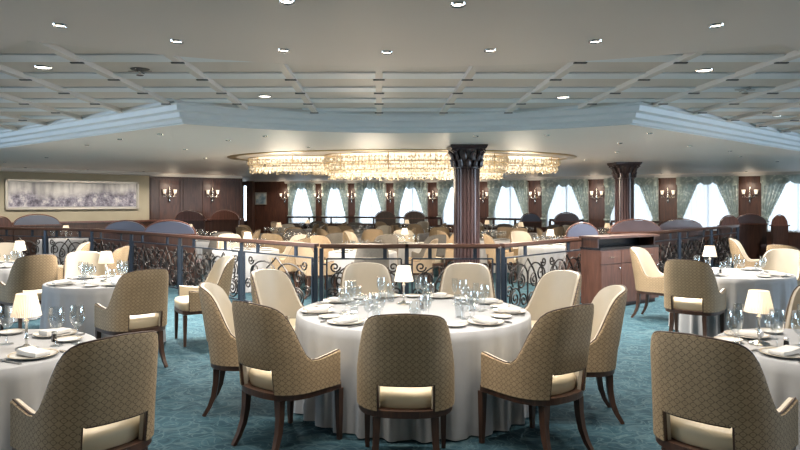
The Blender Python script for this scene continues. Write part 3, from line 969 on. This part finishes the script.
def build_cloth(R, seed, folds):
    return obj('tablecloth', cloth_mesh(R, seed, folds), 'linen', angle=70)
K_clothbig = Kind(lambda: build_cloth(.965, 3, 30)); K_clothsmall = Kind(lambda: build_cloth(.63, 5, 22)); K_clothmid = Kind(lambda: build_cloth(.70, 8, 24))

# ---- table lamp ----
def build_lamp():
    e = thing('table_lamp', None, None)
    m = MB().lathe([(.0005, 0), (.062, 0), (.064, .006), (.05, .014), (.026, .020), (.012, .030)], 24); obj('base', m, 'chrome', e)
    m = MB().lathe([(.008, .025), (.008, .06), (.013, .07), (.008, .08), (.0075, .15), (.014, .165), (.016, .175), (.010, .185), (.006, .20), (.006, .24)], 14); obj('stem', m, 'chrome', e)
    m = MB(); n = 96; rings = []
    for r, z in ((.084, .205), (.083, .209), (.056, .338), (.0555, .341)):
        rings.append([((r * (1 + .035 * (k % 2))) * cos(2 * PI * k / n), (r * (1 + .035 * (k % 2))) * sin(2 * PI * k / n), z) for k in range(n)])
    m.loft(rings, False, False); obj('lamp_shade', m, 'lamp_shade_silk', e, angle=15)
    obj('bulb', MB().lathe([(.0005, .225), (.010, .235), (.014, .262), (.009, .285), (.0005, .295)], 12), 'bulb_glow', e)
    return e
K_lamp = Kind(build_lamp)
def lamp(x, y, z, desc, w=1.4):
    K_lamp.place((x, y, z), 0, 'small chrome lamp with pleated cream shade ' + desc, 'table lamp', 'lit table lamps')
    pl = bpy.data.lights.new('table_lamp_bulb', 'POINT'); pl.energy = w; pl.color = (1, .75, .48); pl.shadow_soft_size = .03
    o = bpy.data.objects.new('table_lamp_bulb', pl); o.location = (x, y, z + .262); COL.objects.link(o)

# ---- tableware ----
def glass_obj(name, prof, n=18): return lambda: obj(name, MB().lathe(prof, n), 'clear_glass', angle=60)
WINE = [(.0005, .002), (.033, .001), (.034, .003), (.010, .006), (.0042, .014), (.0038, .075), (.006, .088), (.022, .10), (.036, .122), (.041, .148), (.039, .180), (.034, .212), (.0325, .212), (.0375, .180), (.0392, .148), (.034, .124), (.021, .103), (.0005, .094)]
WATER = [(.0005, .002), (.033, .001), (.034, .003), (.010, .006), (.005, .012), (.0045, .045), (.008, .055), (.028, .07), (.038, .095), (.038, .125), (.034, .16), (.0325, .16), (.0362, .125), (.0362, .096), (.027, .073), (.0005, .062)]
FLUTE = [(.0005, .002), (.030, .001), (.031, .003), (.009, .006), (.004, .014), (.0038, .08), (.007, .092), (.020, .115), (.0265, .16), (.0245, .225), (.023, .225), (.025, .16), (.0185, .118), (.0005, .10)]
TUMB = [(.0005, .002), (.030, .002), (.031, .006), (.036, .095), (.0345, .095), (.029, .010), (.0005, .010)]
K_wine = Kind(glass_obj('wine_glass', WINE)); K_water = Kind(glass_obj('water_goblet', WATER)); K_flute = Kind(glass_obj('champagne_flute', FLUTE)); K_tumb = Kind(glass_obj('tumbler', TUMB, 16))
K_wineS = Kind(glass_obj('wine_glass', WINE[:8:2] + WINE[8:14:2] + [WINE[11]], 9))
def build_plate(name, r):
    def f():
        e = thing(name, None, None)
        obj('dish', MB().lathe([(.0005, .006), (r * .66, .006), (r * .70, .009), (r * .97, .017), (r, .019), (r * .98, .0155), (r * .70, .004), (r * .62, 0), (.0005, 0)], 30), 'white_china', e, angle=60)
        obj('rim_band', MB().lathe([(r * .90, .0168), (r * .945, .0180), (r * .95, .0172)], 30), 'gold_rim', e)
        return e
    return f
K_plate = Kind(build_plate('dinner_plate', .138)); K_bread = Kind(build_plate('bread_plate', .085))
K_plateS = Kind(lambda: obj('dinner_plate', MB().lathe([(.0005, .006), (.09, .006), (.136, .018), (.135, .015), (.085, 0)], 14), 'white_china', angle=60))
def build_napkin():
    m = MB(); rings = []
    for sc, z in ((.98, 0), (1, .006), (1, .016), (.96, .022)):
        rings.append([(x * sc, y * sc, z + (.010 if y > .02 else 0) * (z > .01)) for x, y in ((-.045, -.09), (.045, -.09), (.047, 0), (.045, .09), (0, .095), (-.045, .09), (-.047, 0))])
    m.loft(rings); return obj('napkin', m, 'napkin_linen', angle=40)
K_napkin = Kind(build_napkin)
def build_knife():
    m = MB(); m.tube([(0, -.11, .006), (0, -.08, .007), (0, -.02, .006), (0, .01, .006)], [.006, .0075, .006, .005], 6)
    m.prism([(-.007, .005), (.008, .005), (.010, .06), (.006, .11), (-.004, .118), (-.007, .08)], .003, .006)
    return obj('knife', m, 'steel_cutlery')
def build_fork():
    m = MB(); m.tube([(0, -.10, .005), (0, -.06, .006), (0, .0, .006), (0, .03, .006)], [.006, .006, .004, .005], 6)
    m.prism([(-.005, .028), (.005, .028), (.012, .045), (.012, .062), (-.012, .062), (-.012, .045)], .004, .007)
    for q in (-.0105, -.0035, .0035, .0105): m.box((q, .08, .0055), (.0032, .04, .003))
    return obj('fork', m, 'steel_cutlery', smooth=False)
K_knife = Kind(build_knife); K_fork = Kind(build_fork)
def build_shaker(cap):
    def f():
        e = thing('salt_shaker', None, None)
        obj('body', MB().lathe([(.018, 0), (.019, .004), (.017, .045), (.014, .05)], 4, cap=True), 'black_lacquer', e, angle=20)
        obj('cap', MB().lathe([(.0145, .05), (.015, .06), (.010, .066), (.0005, .067)], 12), 'chrome', e); return e
    return f
K_shaker = Kind(build_shaker(1))

class Table:
    def __init__(s, x, y, R, name, K, lp=None): s.x, s.y, s.R, s.name, s.K, s.lp = x, y, R, name, K, lp
TZ = .751
def setting(T, alpha, seat, full=True, glasses=True):
    """one place setting; alpha clockwise from straight away from the camera"""
    a = rad(alpha); o = Vector((sin(a), cos(a))); r = Vector((-cos(a), sin(a)))     # outward ; the diner's right-hand side
    def at(rd, sd):
        for _ in range(8):
            q_ = (T.x + o.x * rd + r.x * sd, T.y + o.y * rd + r.y * sd, TZ)
            if T.lp is None or math.hypot(q_[0] - T.lp[0], q_[1] - T.lp[1]) > .15: break
            sd += (.05 if sd > .15 else .03) if sd > .05 else -.03
        return q_
    rz = PI - a
    rz_in = -a + PI
    where = 'at %s on %s' % (seat, T.name)
    R = T.R
    q = at(R - .17, 0)
    K_plate.place(q, rz, 'white gold-banded dinner plate ' + where, 'plate', 'dinner plates')
    K_napkin.place((q[0], q[1], TZ + .0135), rz, 'folded white napkin ' + where, 'napkin', 'napkins')
    K_bread.place(at(R - .24, -.25), rz, 'small gold-banded bread plate ' + where, 'plate', 'bread plates')
    K_fork.place(at(R - .155, -.15), rz, 'silver fork ' + where, 'fork', 'forks')
    K_knife.place(at(R - .155, .152), rz, 'silver knife ' + where, 'knife', 'knives')
    if not glasses: return
    K_wine.place(at(R - .37, .10), 0, 'tall clear wine glass ' + where, 'wine glass', 'wine glasses')
    K_water.place(at(R - .40, .02), 0, 'short clear water goblet ' + where, 'water goblet', 'water goblets')
    if R > .8: K_tumb.place(at(R - .47, .04), 0, 'small clear tumbler ' + where, 'tumbler', 'tumblers')
    if full:
        K_flute.place(at(R - .44, .13) if R > .8 else at(R - .41, .17), 0, 'slim clear flute ' + where, 'champagne flute', 'champagne flutes')

# ================================================================== BALUSTRADE
def spiral(c, r0, r1, a0, turns, n=22):
    return [(c[0] + (r0 + (r1 - r0) * t / n) * cos(a0 + turns * 2 * PI * t / n), c[1] + (r0 + (r1 - r0) * t / n) * sin(a0 + turns * 2 * PI * t / n)) for t in range(n + 1)]
def scroll_paths(W_, H_):
    P = []
    for s in (-1, 1):
        P.append([(s * W_ * x, H_ * y) for x, y in ((0, .96), (.06, .86), (.14, .74), (.20, .60), (.22, .45), (.19, .30))])
        P.append([(s * W_ * (.19 + .19 * cos(t)), H_ * (.60 + .26 * sin(t))) for t in [PI * 1.05 - i * PI * 1.25 / 14 for i in range(15)]])
        P.append([(s * x, y) for x, y in spiral((.16 * W_, .52 * H_), .15 * H_, .02, PI * .5, 1.6)])
        P.append([(s * x, y) for x, y in spiral((.33 * W_, .62 * H_), .17 * H_, .02, -PI * .2, 1.5)])
        P.append([(s * x, y) for x, y in spiral((.40 * W_, .86 * H_), .10 * H_, .015, PI, 1.4)])
        P.append([(s * x, y) for x, y in spiral((.30 * W_, .22 * H_), .19 * H_, .19 * H_, 0, 1.0)])
        P.append([(s * x, y) for x, y in spiral((.30 * W_, .22 * H_), .15 * H_, .02, PI * .5, -1.7)])
        P.append([(s * x, y) for x, y in spiral((.44 * W_, .36 * H_), .12 * H_, .015, PI * .9, -1.5)])
        P.append([(s * x, y) for x, y in spiral((.10 * W_, .16 * H_), .14 * H_, .015, 0, 1.6)])
    P.append([(0, .04 * H_), (0, .60 * H_)])
    return P
def railing(name, label, pts, mats=('iron', 'post_steel'), post_every=1, zt=1.08, frame_mid=None, panel=None):
    e = thing(name, label, 'railing')
    hm = MB(); P = [Vector(p) for p in pts]
    for a, b in zip(P[:-1], P[1:]):
        d_ = (b - a).normalized()
        hm.bar(a - d_ * .02, b + d_ * .02, .085, zt - .042, zt); hm.bar(a, b, .05, zt - .062, zt - .042)
    obj('handrail', hm, 'rail_wood', e, smooth=False)
    for p in P: obj('post', MB().box((p.x, p.y, (zt - .06) / 2), (.055, .055, zt - .06), PI / 4 * 0), mats[1], e, smooth=False)
    for a, b in zip(P[:-1], P[1:]):
        L_ = (b - a).length; d_ = (b - a).normalized(); ang = math.atan2(d_.y, d_.x); c = (a + b) / 2
        x0 = .075; w_ = L_ - 2 * x0; z0_, z1_ = .10, .875
        m = MB()
        for zz in (z0_, z1_): m.box((0, 0, zz), (w_, .028, .022))
        for xx in (-w_ / 2, w_ / 2): m.box((xx, 0, (z0_ + z1_) / 2), (.022, .028, z1_ - z0_))
        for xx in (-w_ / 2 + .22 * w_, w_ / 2 - .22 * w_): m.box((xx, 0, (z1_ + zt - .06) / 2), (.05, .03, zt - .06 - z1_))
        for xx in (-w_ / 2, w_ / 2):
            for zz in (z0_ + .08, z1_ - .08): m.box((xx + math.copysign(.035, xx), 0, zz), (.075, .02, .02))
        mat = Matrix.Translation((c.x, c.y, 0)) @ Matrix.Rotation(ang, 4, 'Z')
        fr_ = obj('panel_frame', m.xform(mat), mats[1], e, smooth=False)
        m = MB()
        for path in scroll_paths(w_ / 2 * 1.0 * 2 / 2, z1_ - z0_ - .02):
            pass
        nrep = max(1, round(w_ / 1.15)); ww = w_ / nrep
        for k in range(nrep):
            cx_ = -w_ / 2 + ww * (k + .5)
            for path in scroll_paths(ww * .98, z1_ - z0_ - .02):
                m.tube([(cx_ + u_, 0, z0_ + .01 + v_) for u_, v_ in path], .0130, 5)
        obj('scrollwork', m.xform(mat), mats[0], e)
    return e
LA, RA = (-.80, 9.04), (1.655, 9.04)
railing('railing', 'front iron scroll railing with brown handrail behind the central table', [LA, (.385, 9.04), RA])
dl_ = Vector((-.717, .697)); st = Vector(LA)
lp = [st + dl_ * .12] + [st + dl_ * (1.95 * k) for k in range(1, 5)] + [Vector((-7.7, 15.0)), Vector((-9.2, 15.55))]
railing('railing', 'long slanting iron scroll railing running back toward the painting wall', lp)
dr_ = Vector((.695, .719)); st = Vector(RA)
rp = [st + dr_ * .12, st + dr_ * 2.6]
railing('railing', 'iron scroll railing slanting from the front corner to the sideboard', rp)
rp = [st + dr_ * (2.75 + 2.1 * k) for k in range(0, 5)]
railing('railing', 'dark scroll railing running back beyond the sideboard toward the windows', rp)
# plain rails in front of the windows
def plain_rail(label, pts, zt=1.13):
    e = thing('window_railing', label, 'railing'); P = [Vector(p) for p in pts]; hm = MB()
    for a, b in zip(P[:-1], P[1:]): hm.bar(a, b, .09, zt - .07, zt)
    obj('handrail', hm, 'dark_wood', e, smooth=False)
    for a, b in zip(P[:-1], P[1:]):
        n_ = max(1, int((b - a).length / .75))
        for k in range(n_ + (1 if b == P[-1] else 0)):
            p = a + (b - a) * k / n_; obj('post', MB().box((p.x, p.y, (zt - .07) / 2), (.07, .07, zt - .07)), 'dark_wood', e, smooth=False)
        pm_ = MB().bar(a, b, .03, .05, .82); obj('wood_panel', pm_, 'dark_wood', e, smooth=False)
plain_rail('dark wooden rail before the far windows ahead of the fluted column', [(-3.6, 25.6), (-1.0, 25.2), (.6, 24.8), (2.3, 24.0)])
plain_rail('dark wooden rail before the far windows between the two columns', [(2.9, 23.5), (4.0, 22.7), (5.3, 21.7)])
plain_rail('short dark wooden rail below the window beside the slimmer column', [(5.6, 21.3), (6.5, 20.6)])
plain_rail('dark wooden rail below the wide windows past the slimmer column', [(7.0, 19.6), (8.6, 18.7), (9.0, 18.48)])
# partition along the painting wall
pa = Vector(LW0) + nW * .3 + dW * .2; pb = Vector(LW1) + nW * .3; pc = Vector(LW2) + n2 * .3
e = thing('wall_partition', 'long low dark wood partition with polished cap below the painting', 'partition')
m = MB(); m.bar(pa, pb, .08, 0, 1.09); m.bar(pb, pc, .08, 0, 1.09); obj('panel', m, 'dark_wood', e, smooth=False)
m = MB(); m.bar(pa, pb, .14, 1.09, 1.14); m.bar(pb, pc, .14, 1.09, 1.14); obj('cap', m, 'arch_wood', e, smooth=False)

# ================================================================== BANQUETTES with arched backs
def banquette(x, y, w, zt, face, label, mat, edge='arch_wood', rise=.26):
    """face = heading of the sitter; the arched back shows to the camera"""
    e = thing('banquette', label, 'banquette', (x, y, 0), -rad(face), 'arched banquettes')
    base_z = zt - rise; n = 24
    def outline(half, top, b0, low):
        o = [(-half, low), (-half, b0)]
        for i in range(1, n): 
            t = PI - PI * i / n; o.append((half * cos(t), b0 + (top - b0) * sin(t)))
        o += [(half, b0), (half, low)]; return o
    def plate(half, top, b0, y0, y1):
        m = MB(); o = outline(half, top, b0, b0 - .03)
        m.loft([[(x_, y0, z_) for x_, z_ in o], [(x_, y1, z_) for x_, z_ in o]]); return m
    obj('arched_back', plate(w / 2 - .02, zt - .02, base_z, -.06, .05), mat, e, angle=30)
    obj('lower_body', MB().box((0, -.005, (base_z - .03) / 2 + .03), (w - .02, .12, base_z - .09)), 'dark_wood', e, smooth=False)
    m = MB(); o = outline(w / 2, zt, base_z, base_z - .03); m.tube([(x_, -.005, z_) for x_, z_ in o], .013, 8)
    m.box((0, -.005, base_z - .02), (w + .06, .16, .035)); obj('wood_rim', m, edge, e)
    m = MB(); m.box((0, .28, .2), (w, .44, .4)); obj('plinth', m, 'dark_wood', e, smooth=False)
    m = MB(); rings = []
    for sc, z in ((.97, .40), (1, .42), (1, .47), (.96, .50)): rings.append([(sx * (w / 2) * sc, .28 + sy * .22 * sc, z) for sx, sy in ((-1, -1), (1, -1), (1, 1), (-1, 1))])
    m.loft(rings); obj('seat', m, 'plum_leather', e, angle=30)
LAV, PLM, BRN = 'lavender_gloss', 'plum_leather', 'arch_wood'
banquette(-4.18, 13.0, 1.02, 1.30, 0, 'wide lavender arched banquette back nearest the slanting railing', LAV)
banquette(-5.84, 15.0, .98, 1.25, 0, 'lavender arched banquette back below the end of the painting', LAV)
banquette(-8.95, 17.0, 1.12, 1.35, -43, 'lavender arched banquette back beneath the start of the painting', LAV)
banquette(-9.38, 16.15, .46, 1.31, -43, 'small brown arched banquette back at the picture edge', BRN)
banquette(-5.40, 18.6, .85, 1.44, 0, 'brown arched banquette back below the first panelled-wall sconce', BRN)
banquette(-4.72, 20.0, .86, 1.43, 0, 'brown arched banquette back below the second panelled-wall sconce', BRN)
banquette(.22, 24.0, .75, 1.36, 0, 'dark arched banquette back under the third far window', 'dark_wood')
banquette(1.28, 23.6, .76, 1.37, 0, 'dark arched banquette back under the fourth far window', 'dark_wood')
banquette(4.80, 20.6, .64, 1.33, 0, 'small lavender arched banquette back by the pier past the fluted column', LAV)
banquette(5.77, 20.0, .76, 1.36, 0, 'plum arched banquette back under the window before the slimmer column', PLM)
banquette(3.86, 12.35, .62, 1.275, 0, 'lavender arched banquette back behind the end of the sideboard', LAV)
banquette(5.24, 13.9, 1.14, 1.30, 0, 'wide plum arched banquette back behind the sideboard', PLM) if False else banquette(5.42, 13.75, 1.08, 1.305, 0, 'wide plum arched banquette back behind the sideboard', PLM)
banquette(7.22, 15.62, 1.12, 1.27, 0, 'second wide plum arched banquette back past the sideboard', PLM)
banquette(9.56, 17.75, .52, 1.31, 0, 'small brown arched banquette back under the wide window', BRN)
banquette(10.44, 18.3, .90, 1.34, 0, 'dark plum arched banquette back under the widest pier', PLM)
banquette(10.75, 17.45, .42, 1.33, 0, 'small brown arched banquette back nearest the last window', BRN)

# ================================================================== SIDEBOARD
def sideboard():
    a = Vector((3.42, 10.05)); u = Vector((.82, .572)); ang = math.atan2(u.y, u.x); L_ = 1.55; dp = .36
    e = thing('sideboard', 'brown wooden waiter sideboard with drawers, doors and raised top shelf', 'sideboard', (a.x, a.y, 0), ang)
    obj('carcass', MB().box((L_ / 2, dp / 2, .49), (L_, dp, .86)), 'cabinet_wood', e, smooth=False)
    obj('plinth', MB().box((L_ / 2, dp / 2 + .02, .03), (L_ - .04, dp - .04, .06)), 'dark_wood', e, smooth=False)
    obj('worktop', MB().box((L_ / 2, dp / 2, .935), (L_ + .02, dp + .02, .03)), 'black_lacquer', e, smooth=False)
    for k in range(3):
        w = L_ / 3; cx = w * (k + .5)
        d_ = obj('drawer', MB().box((cx, -.009, .80), (w - .012, .018, .20)), 'cabinet_wood', e, smooth=False)
        obj('handle', MB().tube([(cx - .05, -.018, .80), (cx - .045, -.04, .80), (cx + .045, -.04, .80), (cx + .05, -.018, .80)], .006, 6), 'chrome', d_)
        d_ = obj('door', MB().box((cx, -.009, .375), (w - .012, .018, .62)), 'cabinet_wood', e, smooth=False)
        obj('knob', MB().lathe([(.0005, 0), (.016, .004), (.012, .02), (.006, .03)], 10).xform(Matrix.Translation((cx + w * .38, -.045, .62)) @ Matrix.Rotation(-PI / 2, 4, 'X')), 'chrome', d_)
    for x_ in (.02, L_ - .02): obj('shelf_side', MB().box((x_, dp / 2 + .02, 1.02), (.035, dp - .06, .15)), 'dark_wood', e, smooth=False)
    obj('shelf_back', MB().box((L_ / 2, dp - .02, 1.02), (L_, .02, .15)), 'black_lacquer', e, smooth=False)
    obj('top_shelf', MB().box((L_ / 2, dp / 2, 1.11), (L_ + .05, dp + .04, .035)), 'rail_wood', e, smooth=False)
sideboard()

# ================================================================== TABLES AND CHAIRS
G_CH = 'cream and lattice armchairs'
def setlamp(T, dx=0, dy=0, desc=None): lamp(T.x + dx, T.y + dy, TZ, desc or 'on ' + T.name)

# central table -------------------------------------------------------
T0 = Table(.281, 5.45, .965, 'the central table', K_clothbig, (.22, 5.78))
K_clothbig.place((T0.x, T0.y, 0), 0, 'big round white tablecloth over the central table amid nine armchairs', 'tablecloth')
C0 = [(.17, 4.17, 2, 'seen squarely from behind at the near side of the central table'),
      (-.62, 4.54, 41, 'seen from behind, angled, on the painting side of the central table front'),
      (1.05, 4.44, -36, 'seen from behind, angled, on the sideboard side of the central table front'),
      (-1.04, 5.26, 85, 'in profile beside the aisle on the painting side of the central table'),
      (1.51, 5.09, -84, 'in profile beside the aisle on the sideboard side of the central table'),
      (-.82, 6.14, 122, 'facing in at the back corner of the central table, painting side'),
      (1.48, 6.04, -118, 'facing in at the back corner of the central table, sideboard side'),
      (-.11, 6.69, 174, 'facing the camera behind the central table, ahead of its lamp'),
      (.89, 6.66, -170, 'facing the camera behind the central table, past its lamp')]
for x, y, h, d in C0: chair(x, y, h, 'cream armchair ' + d, G_CH)
SEATS0 = [(184, 'the near chair'), (222, 'the near painting-side chair'), (140, 'the near sideboard-side chair'), (262, 'the painting-side profile chair'), (99, 'the sideboard-side profile chair'),
          (305, 'the back painting-side chair'), (61, 'the back sideboard-side chair'), (344, 'the back chair ahead of the lamp'), (22, 'the back chair past the lamp')]
for a, nme in SEATS0: setting(T0, a, nme)
lamp(.22, 5.78, TZ, 'in the middle of the big central table', 1.6)
for (x, y), w in (((.36, 5.58), 'nearer the lamp'), ((.365, 5.50), 'nearer the camera')):
    K_shaker.place((x, y, TZ), PI / 4, 'small dark chrome-capped shaker on the big central table, ' + w, 'shaker')

# front corner tables ---------------------------------------------------
T1 = Table(-2.43, 4.02, .63, 'the front corner table, painting side', K_clothsmall, (-2.17, 4.00))
T2 = Table(2.80, 4.05, .63, 'the front corner table, sideboard side', K_clothsmall, (2.42, 4.14))
for T in (T1, T2): T.K.place((T.x, T.y, 0), RND.uniform(0, 6), 'white cloth to the floor over ' + T.name, 'tablecloth')
chair(-1.55, 3.45, -50, 'large cream armchair with lattice back cut by the lower picture edge, painting side', G_CH)
chair(1.82, 3.46, 48, 'large cream armchair with lattice back cut by the lower picture edge, sideboard side', G_CH)
chair(-3.15, 4.72, 135, 'cream armchair showing its plain front behind the front corner table, painting side', G_CH)
chair(3.40, 4.95, -140, 'cream armchair showing its plain front behind the front corner table, sideboard side', G_CH)
for T, angs in ((T1, (118, 210, 315, 30)), (T2, (242, 150, 35, 315))):
    for a, nme in zip(angs, ('the lattice-back chair', 'the nearest side', 'the plain-front chair', 'the far side')): setting(T, a, nme, glasses=False)
for x, y, K_, nm_, d_ in ((-2.03, 4.09, K_wine, 'wine glass', 'nearer the lamp on the front corner table, painting side'), (-1.93, 4.16, K_wine, 'wine glass', 'nearer the aisle on the front corner table, painting side'),
                          (-2.37, 4.14, K_wine, 'wine glass', 'behind the lamp on the front corner table, painting side'), (-2.36, 3.92, K_water, 'water goblet', 'by the picture edge on the front corner table, painting side'), (-2.50, 4.05, K_flute, 'champagne flute', 'by the picture edge on the front corner table, painting side'),
                          (2.19, 4.00, K_wine, 'wine glass', 'nearer the aisle on the front corner table, sideboard side'), (2.29, 4.14, K_flute, 'champagne flute', 'nearer the aisle on the front corner table, sideboard side'),
                          (2.45, 4.005, K_wine, 'wine glass', 'before the lamp on the front corner table, sideboard side'), (2.55, 3.94, K_wine, 'wine glass', 'at the picture edge on the front corner table, sideboard side'), (2.67, 4.10, K_flute, 'champagne flute', 'at the picture edge on the front corner table, sideboard side'),
                          (2.60, 4.30, K_water, 'water goblet', 'behind the lamp on the front corner table, sideboard side')):
    g_ = K_.place((x, y, TZ), 0, 'clear %s %s' % (nm_, d_), nm_, nm_ + 's on the front corner tables'); g_.scale = (1.15, 1.15, 1.15)
lamp(-2.17, 4.00, TZ, 'on ' + T1.name, 1.5); lamp(2.42, 4.14, TZ, 'on ' + T2.name, 1.5)
K_shaker.place((-2.11, 4.22, TZ), 0, 'small dark shaker beside the glasses on the front corner table, painting side', 'shaker')
K_shaker.place((2.52, 4.02, TZ), 0, 'small dark shaker beside the glasses on the front corner table, sideboard side', 'shaker')

# middle tables -------------------------------------------------------
T3 = Table(-3.15, 7.45, .63, 'the second table back, painting side', K_clothsmall, (-3.15, 7.50))
T5 = Table(4.55, 8.38, .70, 'the second table back, sideboard side', K_clothmid, (4.3, 8.45))
T4 = Table(-5.45, 9.40, .63, 'the third table back, painting side', K_clothsmall, (-5.28, 9.55))
T6 = Table(7.75, 11.0, .63, 'the table at the picture edge, window side', K_clothsmall)
for T in (T3, T5, T4, T6): T.K.place((T.x, T.y, 0), RND.uniform(0, 6), 'white cloth to the floor over ' + T.name, 'tablecloth')
MID = [(-2.51, 6.62, -45, 'seen from behind in front of the second table back, painting side'),
       (-3.72, 8.38, 142, 'with plain front toward the camera at the second table back, painting side'),
       (-2.15, 7.80, -118, 'turned in beside the slanting railing at the second table back, painting side'),
       (-4.53, 8.42, -45, 'seen from behind in front of the third table back, painting side'),
       (-5.92, 10.25, 150, 'with plain front toward the camera at the third table back'),
       (-5.15, 10.6, -120, 'turned in at the third table back, nearest the railing'),
       (-4.18, 9.75, -95, 'in profile between the second table back and the railing'),
       (3.74, 7.72, 40, 'seen from behind in front of the second table back, sideboard side'),
       (4.02, 9.28, 132, 'turned in before the sideboard at the second table back'),
       (5.44, 8.98, -122, 'with plain front toward the camera at the second table back, sideboard side'),
       (6.55, 10.3, 60, 'seen partly behind the plain-front chair, sideboard side'),
       (6.75, 11.7, 125, 'white-lit and turned in at the picture-edge table, window side')]
for x, y, h, d in MID: chair(x, y, h, 'cream armchair ' + d, G_CH)
for T, angs in ((T3, (140, 310, 50, 225)), (T5, (232, 320, 55, 140)), (T4, (140, 320, 50, 230))):
    for a, nme in zip(angs, ('the back-turned chair', 'the far chair', 'the turned-in chair', 'the empty side')): setting(T, a, nme, full=T is not T4)
lamp(-3.15, 7.50, TZ, 'on ' + T3.name); lamp(4.3, 8.45, TZ, 'on ' + T5.name); lamp(-5.28, 9.55, TZ, 'on ' + T4.name); lamp(7.6, 11.0, TZ, 'on ' + T6.name)
K_shaker.place((4.36, 8.30, TZ), 0, 'small dark shaker on the second table back, sideboard side', 'shaker')

# tables inside the railing ----------------------------------------------
SIDE = [(-7.8, 16.2, 'the side table below the large painting'), (-6.6, 17.55, 'the side table below the painting end'), (-5.0, 17.2, 'the side table before the panelling'), (7.75, 17.1, 'the side table past the plum banquettes')]
INNER = [(-2.56, 12.5, 1, 'the lamp table behind the slanting railing'),
         (-.30, 12.0, 0, 'the unlit table behind the front railing'),
         (.54, 14.4, 1, 'the lamp table beside the fluted column'),
         (3.60, 13.75, 1, 'the lamp table behind the sideboard end'),
         (-4.25, 15.7, 0, 'the unlit table below the panelled-wall lights'),
         (-1.85, 15.1, 0, 'the unlit table under the chandelier'),
         (2.75, 15.9, 0, 'the unlit table past the fluted column'),
         (5.45, 16.7, 0, 'the unlit table before the slimmer column'),
         (-2.90, 18.6, 1, 'the lamp table before the small seascape'),
         (-.35, 17.5, 0, 'the unlit table behind the chandelier'),
         (4.10, 18.9, 1, 'the lamp table past the fluted column'),
         (6.30, 18.0, 1, 'the lamp table next to the slimmer column'),
         (1.75, 18.9, 0, 'the unlit table before the dark banquettes'),
         (-2.45, 22.0, 1, 'the lamp table under the first window'),
         (-.55, 20.3, 0, 'the unlit table under the second window'),
         (.90, 21.7, 1, 'the lamp table by the dark banquettes'),
         (3.50, 21.2, 1, 'the lamp table by the far pier')]
TAKEN = []          # chairs standing inside the railing
BLOCK = [(1.39, 10.3, .6), (5.51, 14.6, .6)] + [(t[0], t[1], .95) for t in INNER] + [(bx, by, .95) for bx, by in ((3.86, 12.35), (5.42, 13.75), (-4.18, 13.0), (-5.84, 15.0), (4.8, 20.6), (5.77, 20.0), (.22, 24.0), (1.28, 23.6), (-5.4, 18.6))]
BLOCK += [(-.8 - .717 * k * .5, 9.04 + .697 * k * .5, .56) for k in range(22)] + [(1.655 + .695 * k * .5, 9.04 + .719 * k * .5, .56) for k in range(22)] + [(-.8 + k * .4, 9.04, .56) for k in range(7)]
BLOCK += [(t[0], t[1], .95) for t in SIDE]
def inner_table(i, x, y, lit, nme):
    T = Table(x, y, .63, nme, K_clothsmall)
    K_clothsmall.place((x, y, 0), RND.uniform(0, 6), 'white cloth to the floor over ' + nme, 'tablecloth', 'white cloths inside the railing')
    best = None
    for base in range(0, 72, 4):
        bad = 0.0
        for k in range(5):
            a = rad(base + 72 * k); cx_, cy_ = x + .95 * sin(a), y + .95 * cos(a)
            for tx_, ty_ in TAKEN: bad += max(0, .72 - math.hypot(cx_ - tx_, cy_ - ty_)) * 3
            for tx_, ty_, r_ in BLOCK:
                if (tx_, ty_) != (x, y): bad += max(0, r_ - math.hypot(cx_ - tx_, cy_ - ty_)) * 3
            bad += RND.random() * .02
        if best is None or bad < best[0]: best = (bad, base)
    base = best[1]
    names = ['on the far side', 'at the far sideboard-side corner', 'on the sideboard side', 'at the near sideboard-side corner', 'on the near side', 'at the near painting-side corner', 'on the painting side', 'at the far painting-side corner']
    for k in range(5):
        a = base + 72 * k + RND.uniform(-4, 4); q = int(((a + 22.5) % 360) // 45)
        r = .94 + RND.uniform(0, .05)
        cx_, cy_ = x + r * sin(rad(a)), y + r * cos(rad(a))
        aa = rad(a); o = Vector((sin(aa), cos(aa))); rr = Vector((-cos(aa), sin(aa)))
        K_plateS.place((x + o.x * .46, y + o.y * .46, TZ), 0, 'white plate among those on ' + nme, 'plate', 'plates on ' + nme)
        for q_, (rd, sd) in enumerate(((.27, .10), (.24, .0), (.30, .19))):
            K_wineS.place((x + o.x * rd + rr.x * sd, y + o.y * rd + rr.y * sd, TZ), 0, 'clear wine glass among those on ' + nme, 'wine glass', 'wine glasses on ' + nme)
        if any(math.hypot(cx_ - p, cy_ - q2) < .76 for p, q2 in TAKEN) or any((p, q2) != (x, y) and math.hypot(cx_ - p, cy_ - q2) < r2 + .05 for p, q2, r2 in BLOCK): continue
        TAKEN.append((cx_, cy_))
        kd = RND.choices([K_chair, K_tan, K_grey], [4, 5, 3])[0]
        tone = {K_chair: 'cream', K_tan: 'tan', K_grey: 'dark grey'}[kd]
        chair(cx_, cy_, a + 180, '%s armchair %s of %s' % (tone, names[k], nme), 'armchairs inside the railing', kd)
    if lit: lamp(x + .03, y + .02, TZ, 'on ' + nme, 1.4)
RND.seed(14)
for i, t in enumerate(INNER): inner_table(i, *t)
# lamps and tables of the raised side by the painting wall
for x, y, nme in SIDE:
    K_clothsmall.place((x, y, 0), RND.uniform(0, 6), 'white cloth to the floor over ' + nme, 'tablecloth', 'white cloths by the side walls')
    lamp(x, y, TZ, 'on ' + nme, 1.4)
    for k in range(4):
        a = rad(45 + 90 * k)
        for sd in (0, .1):
            K_wineS.place((x + .3 * sin(a) + sd * cos(a), y + .3 * cos(a) - sd * sin(a), TZ), 0, 'clear wine glass among those on ' + nme, 'wine glass', 'wine glasses on ' + nme)
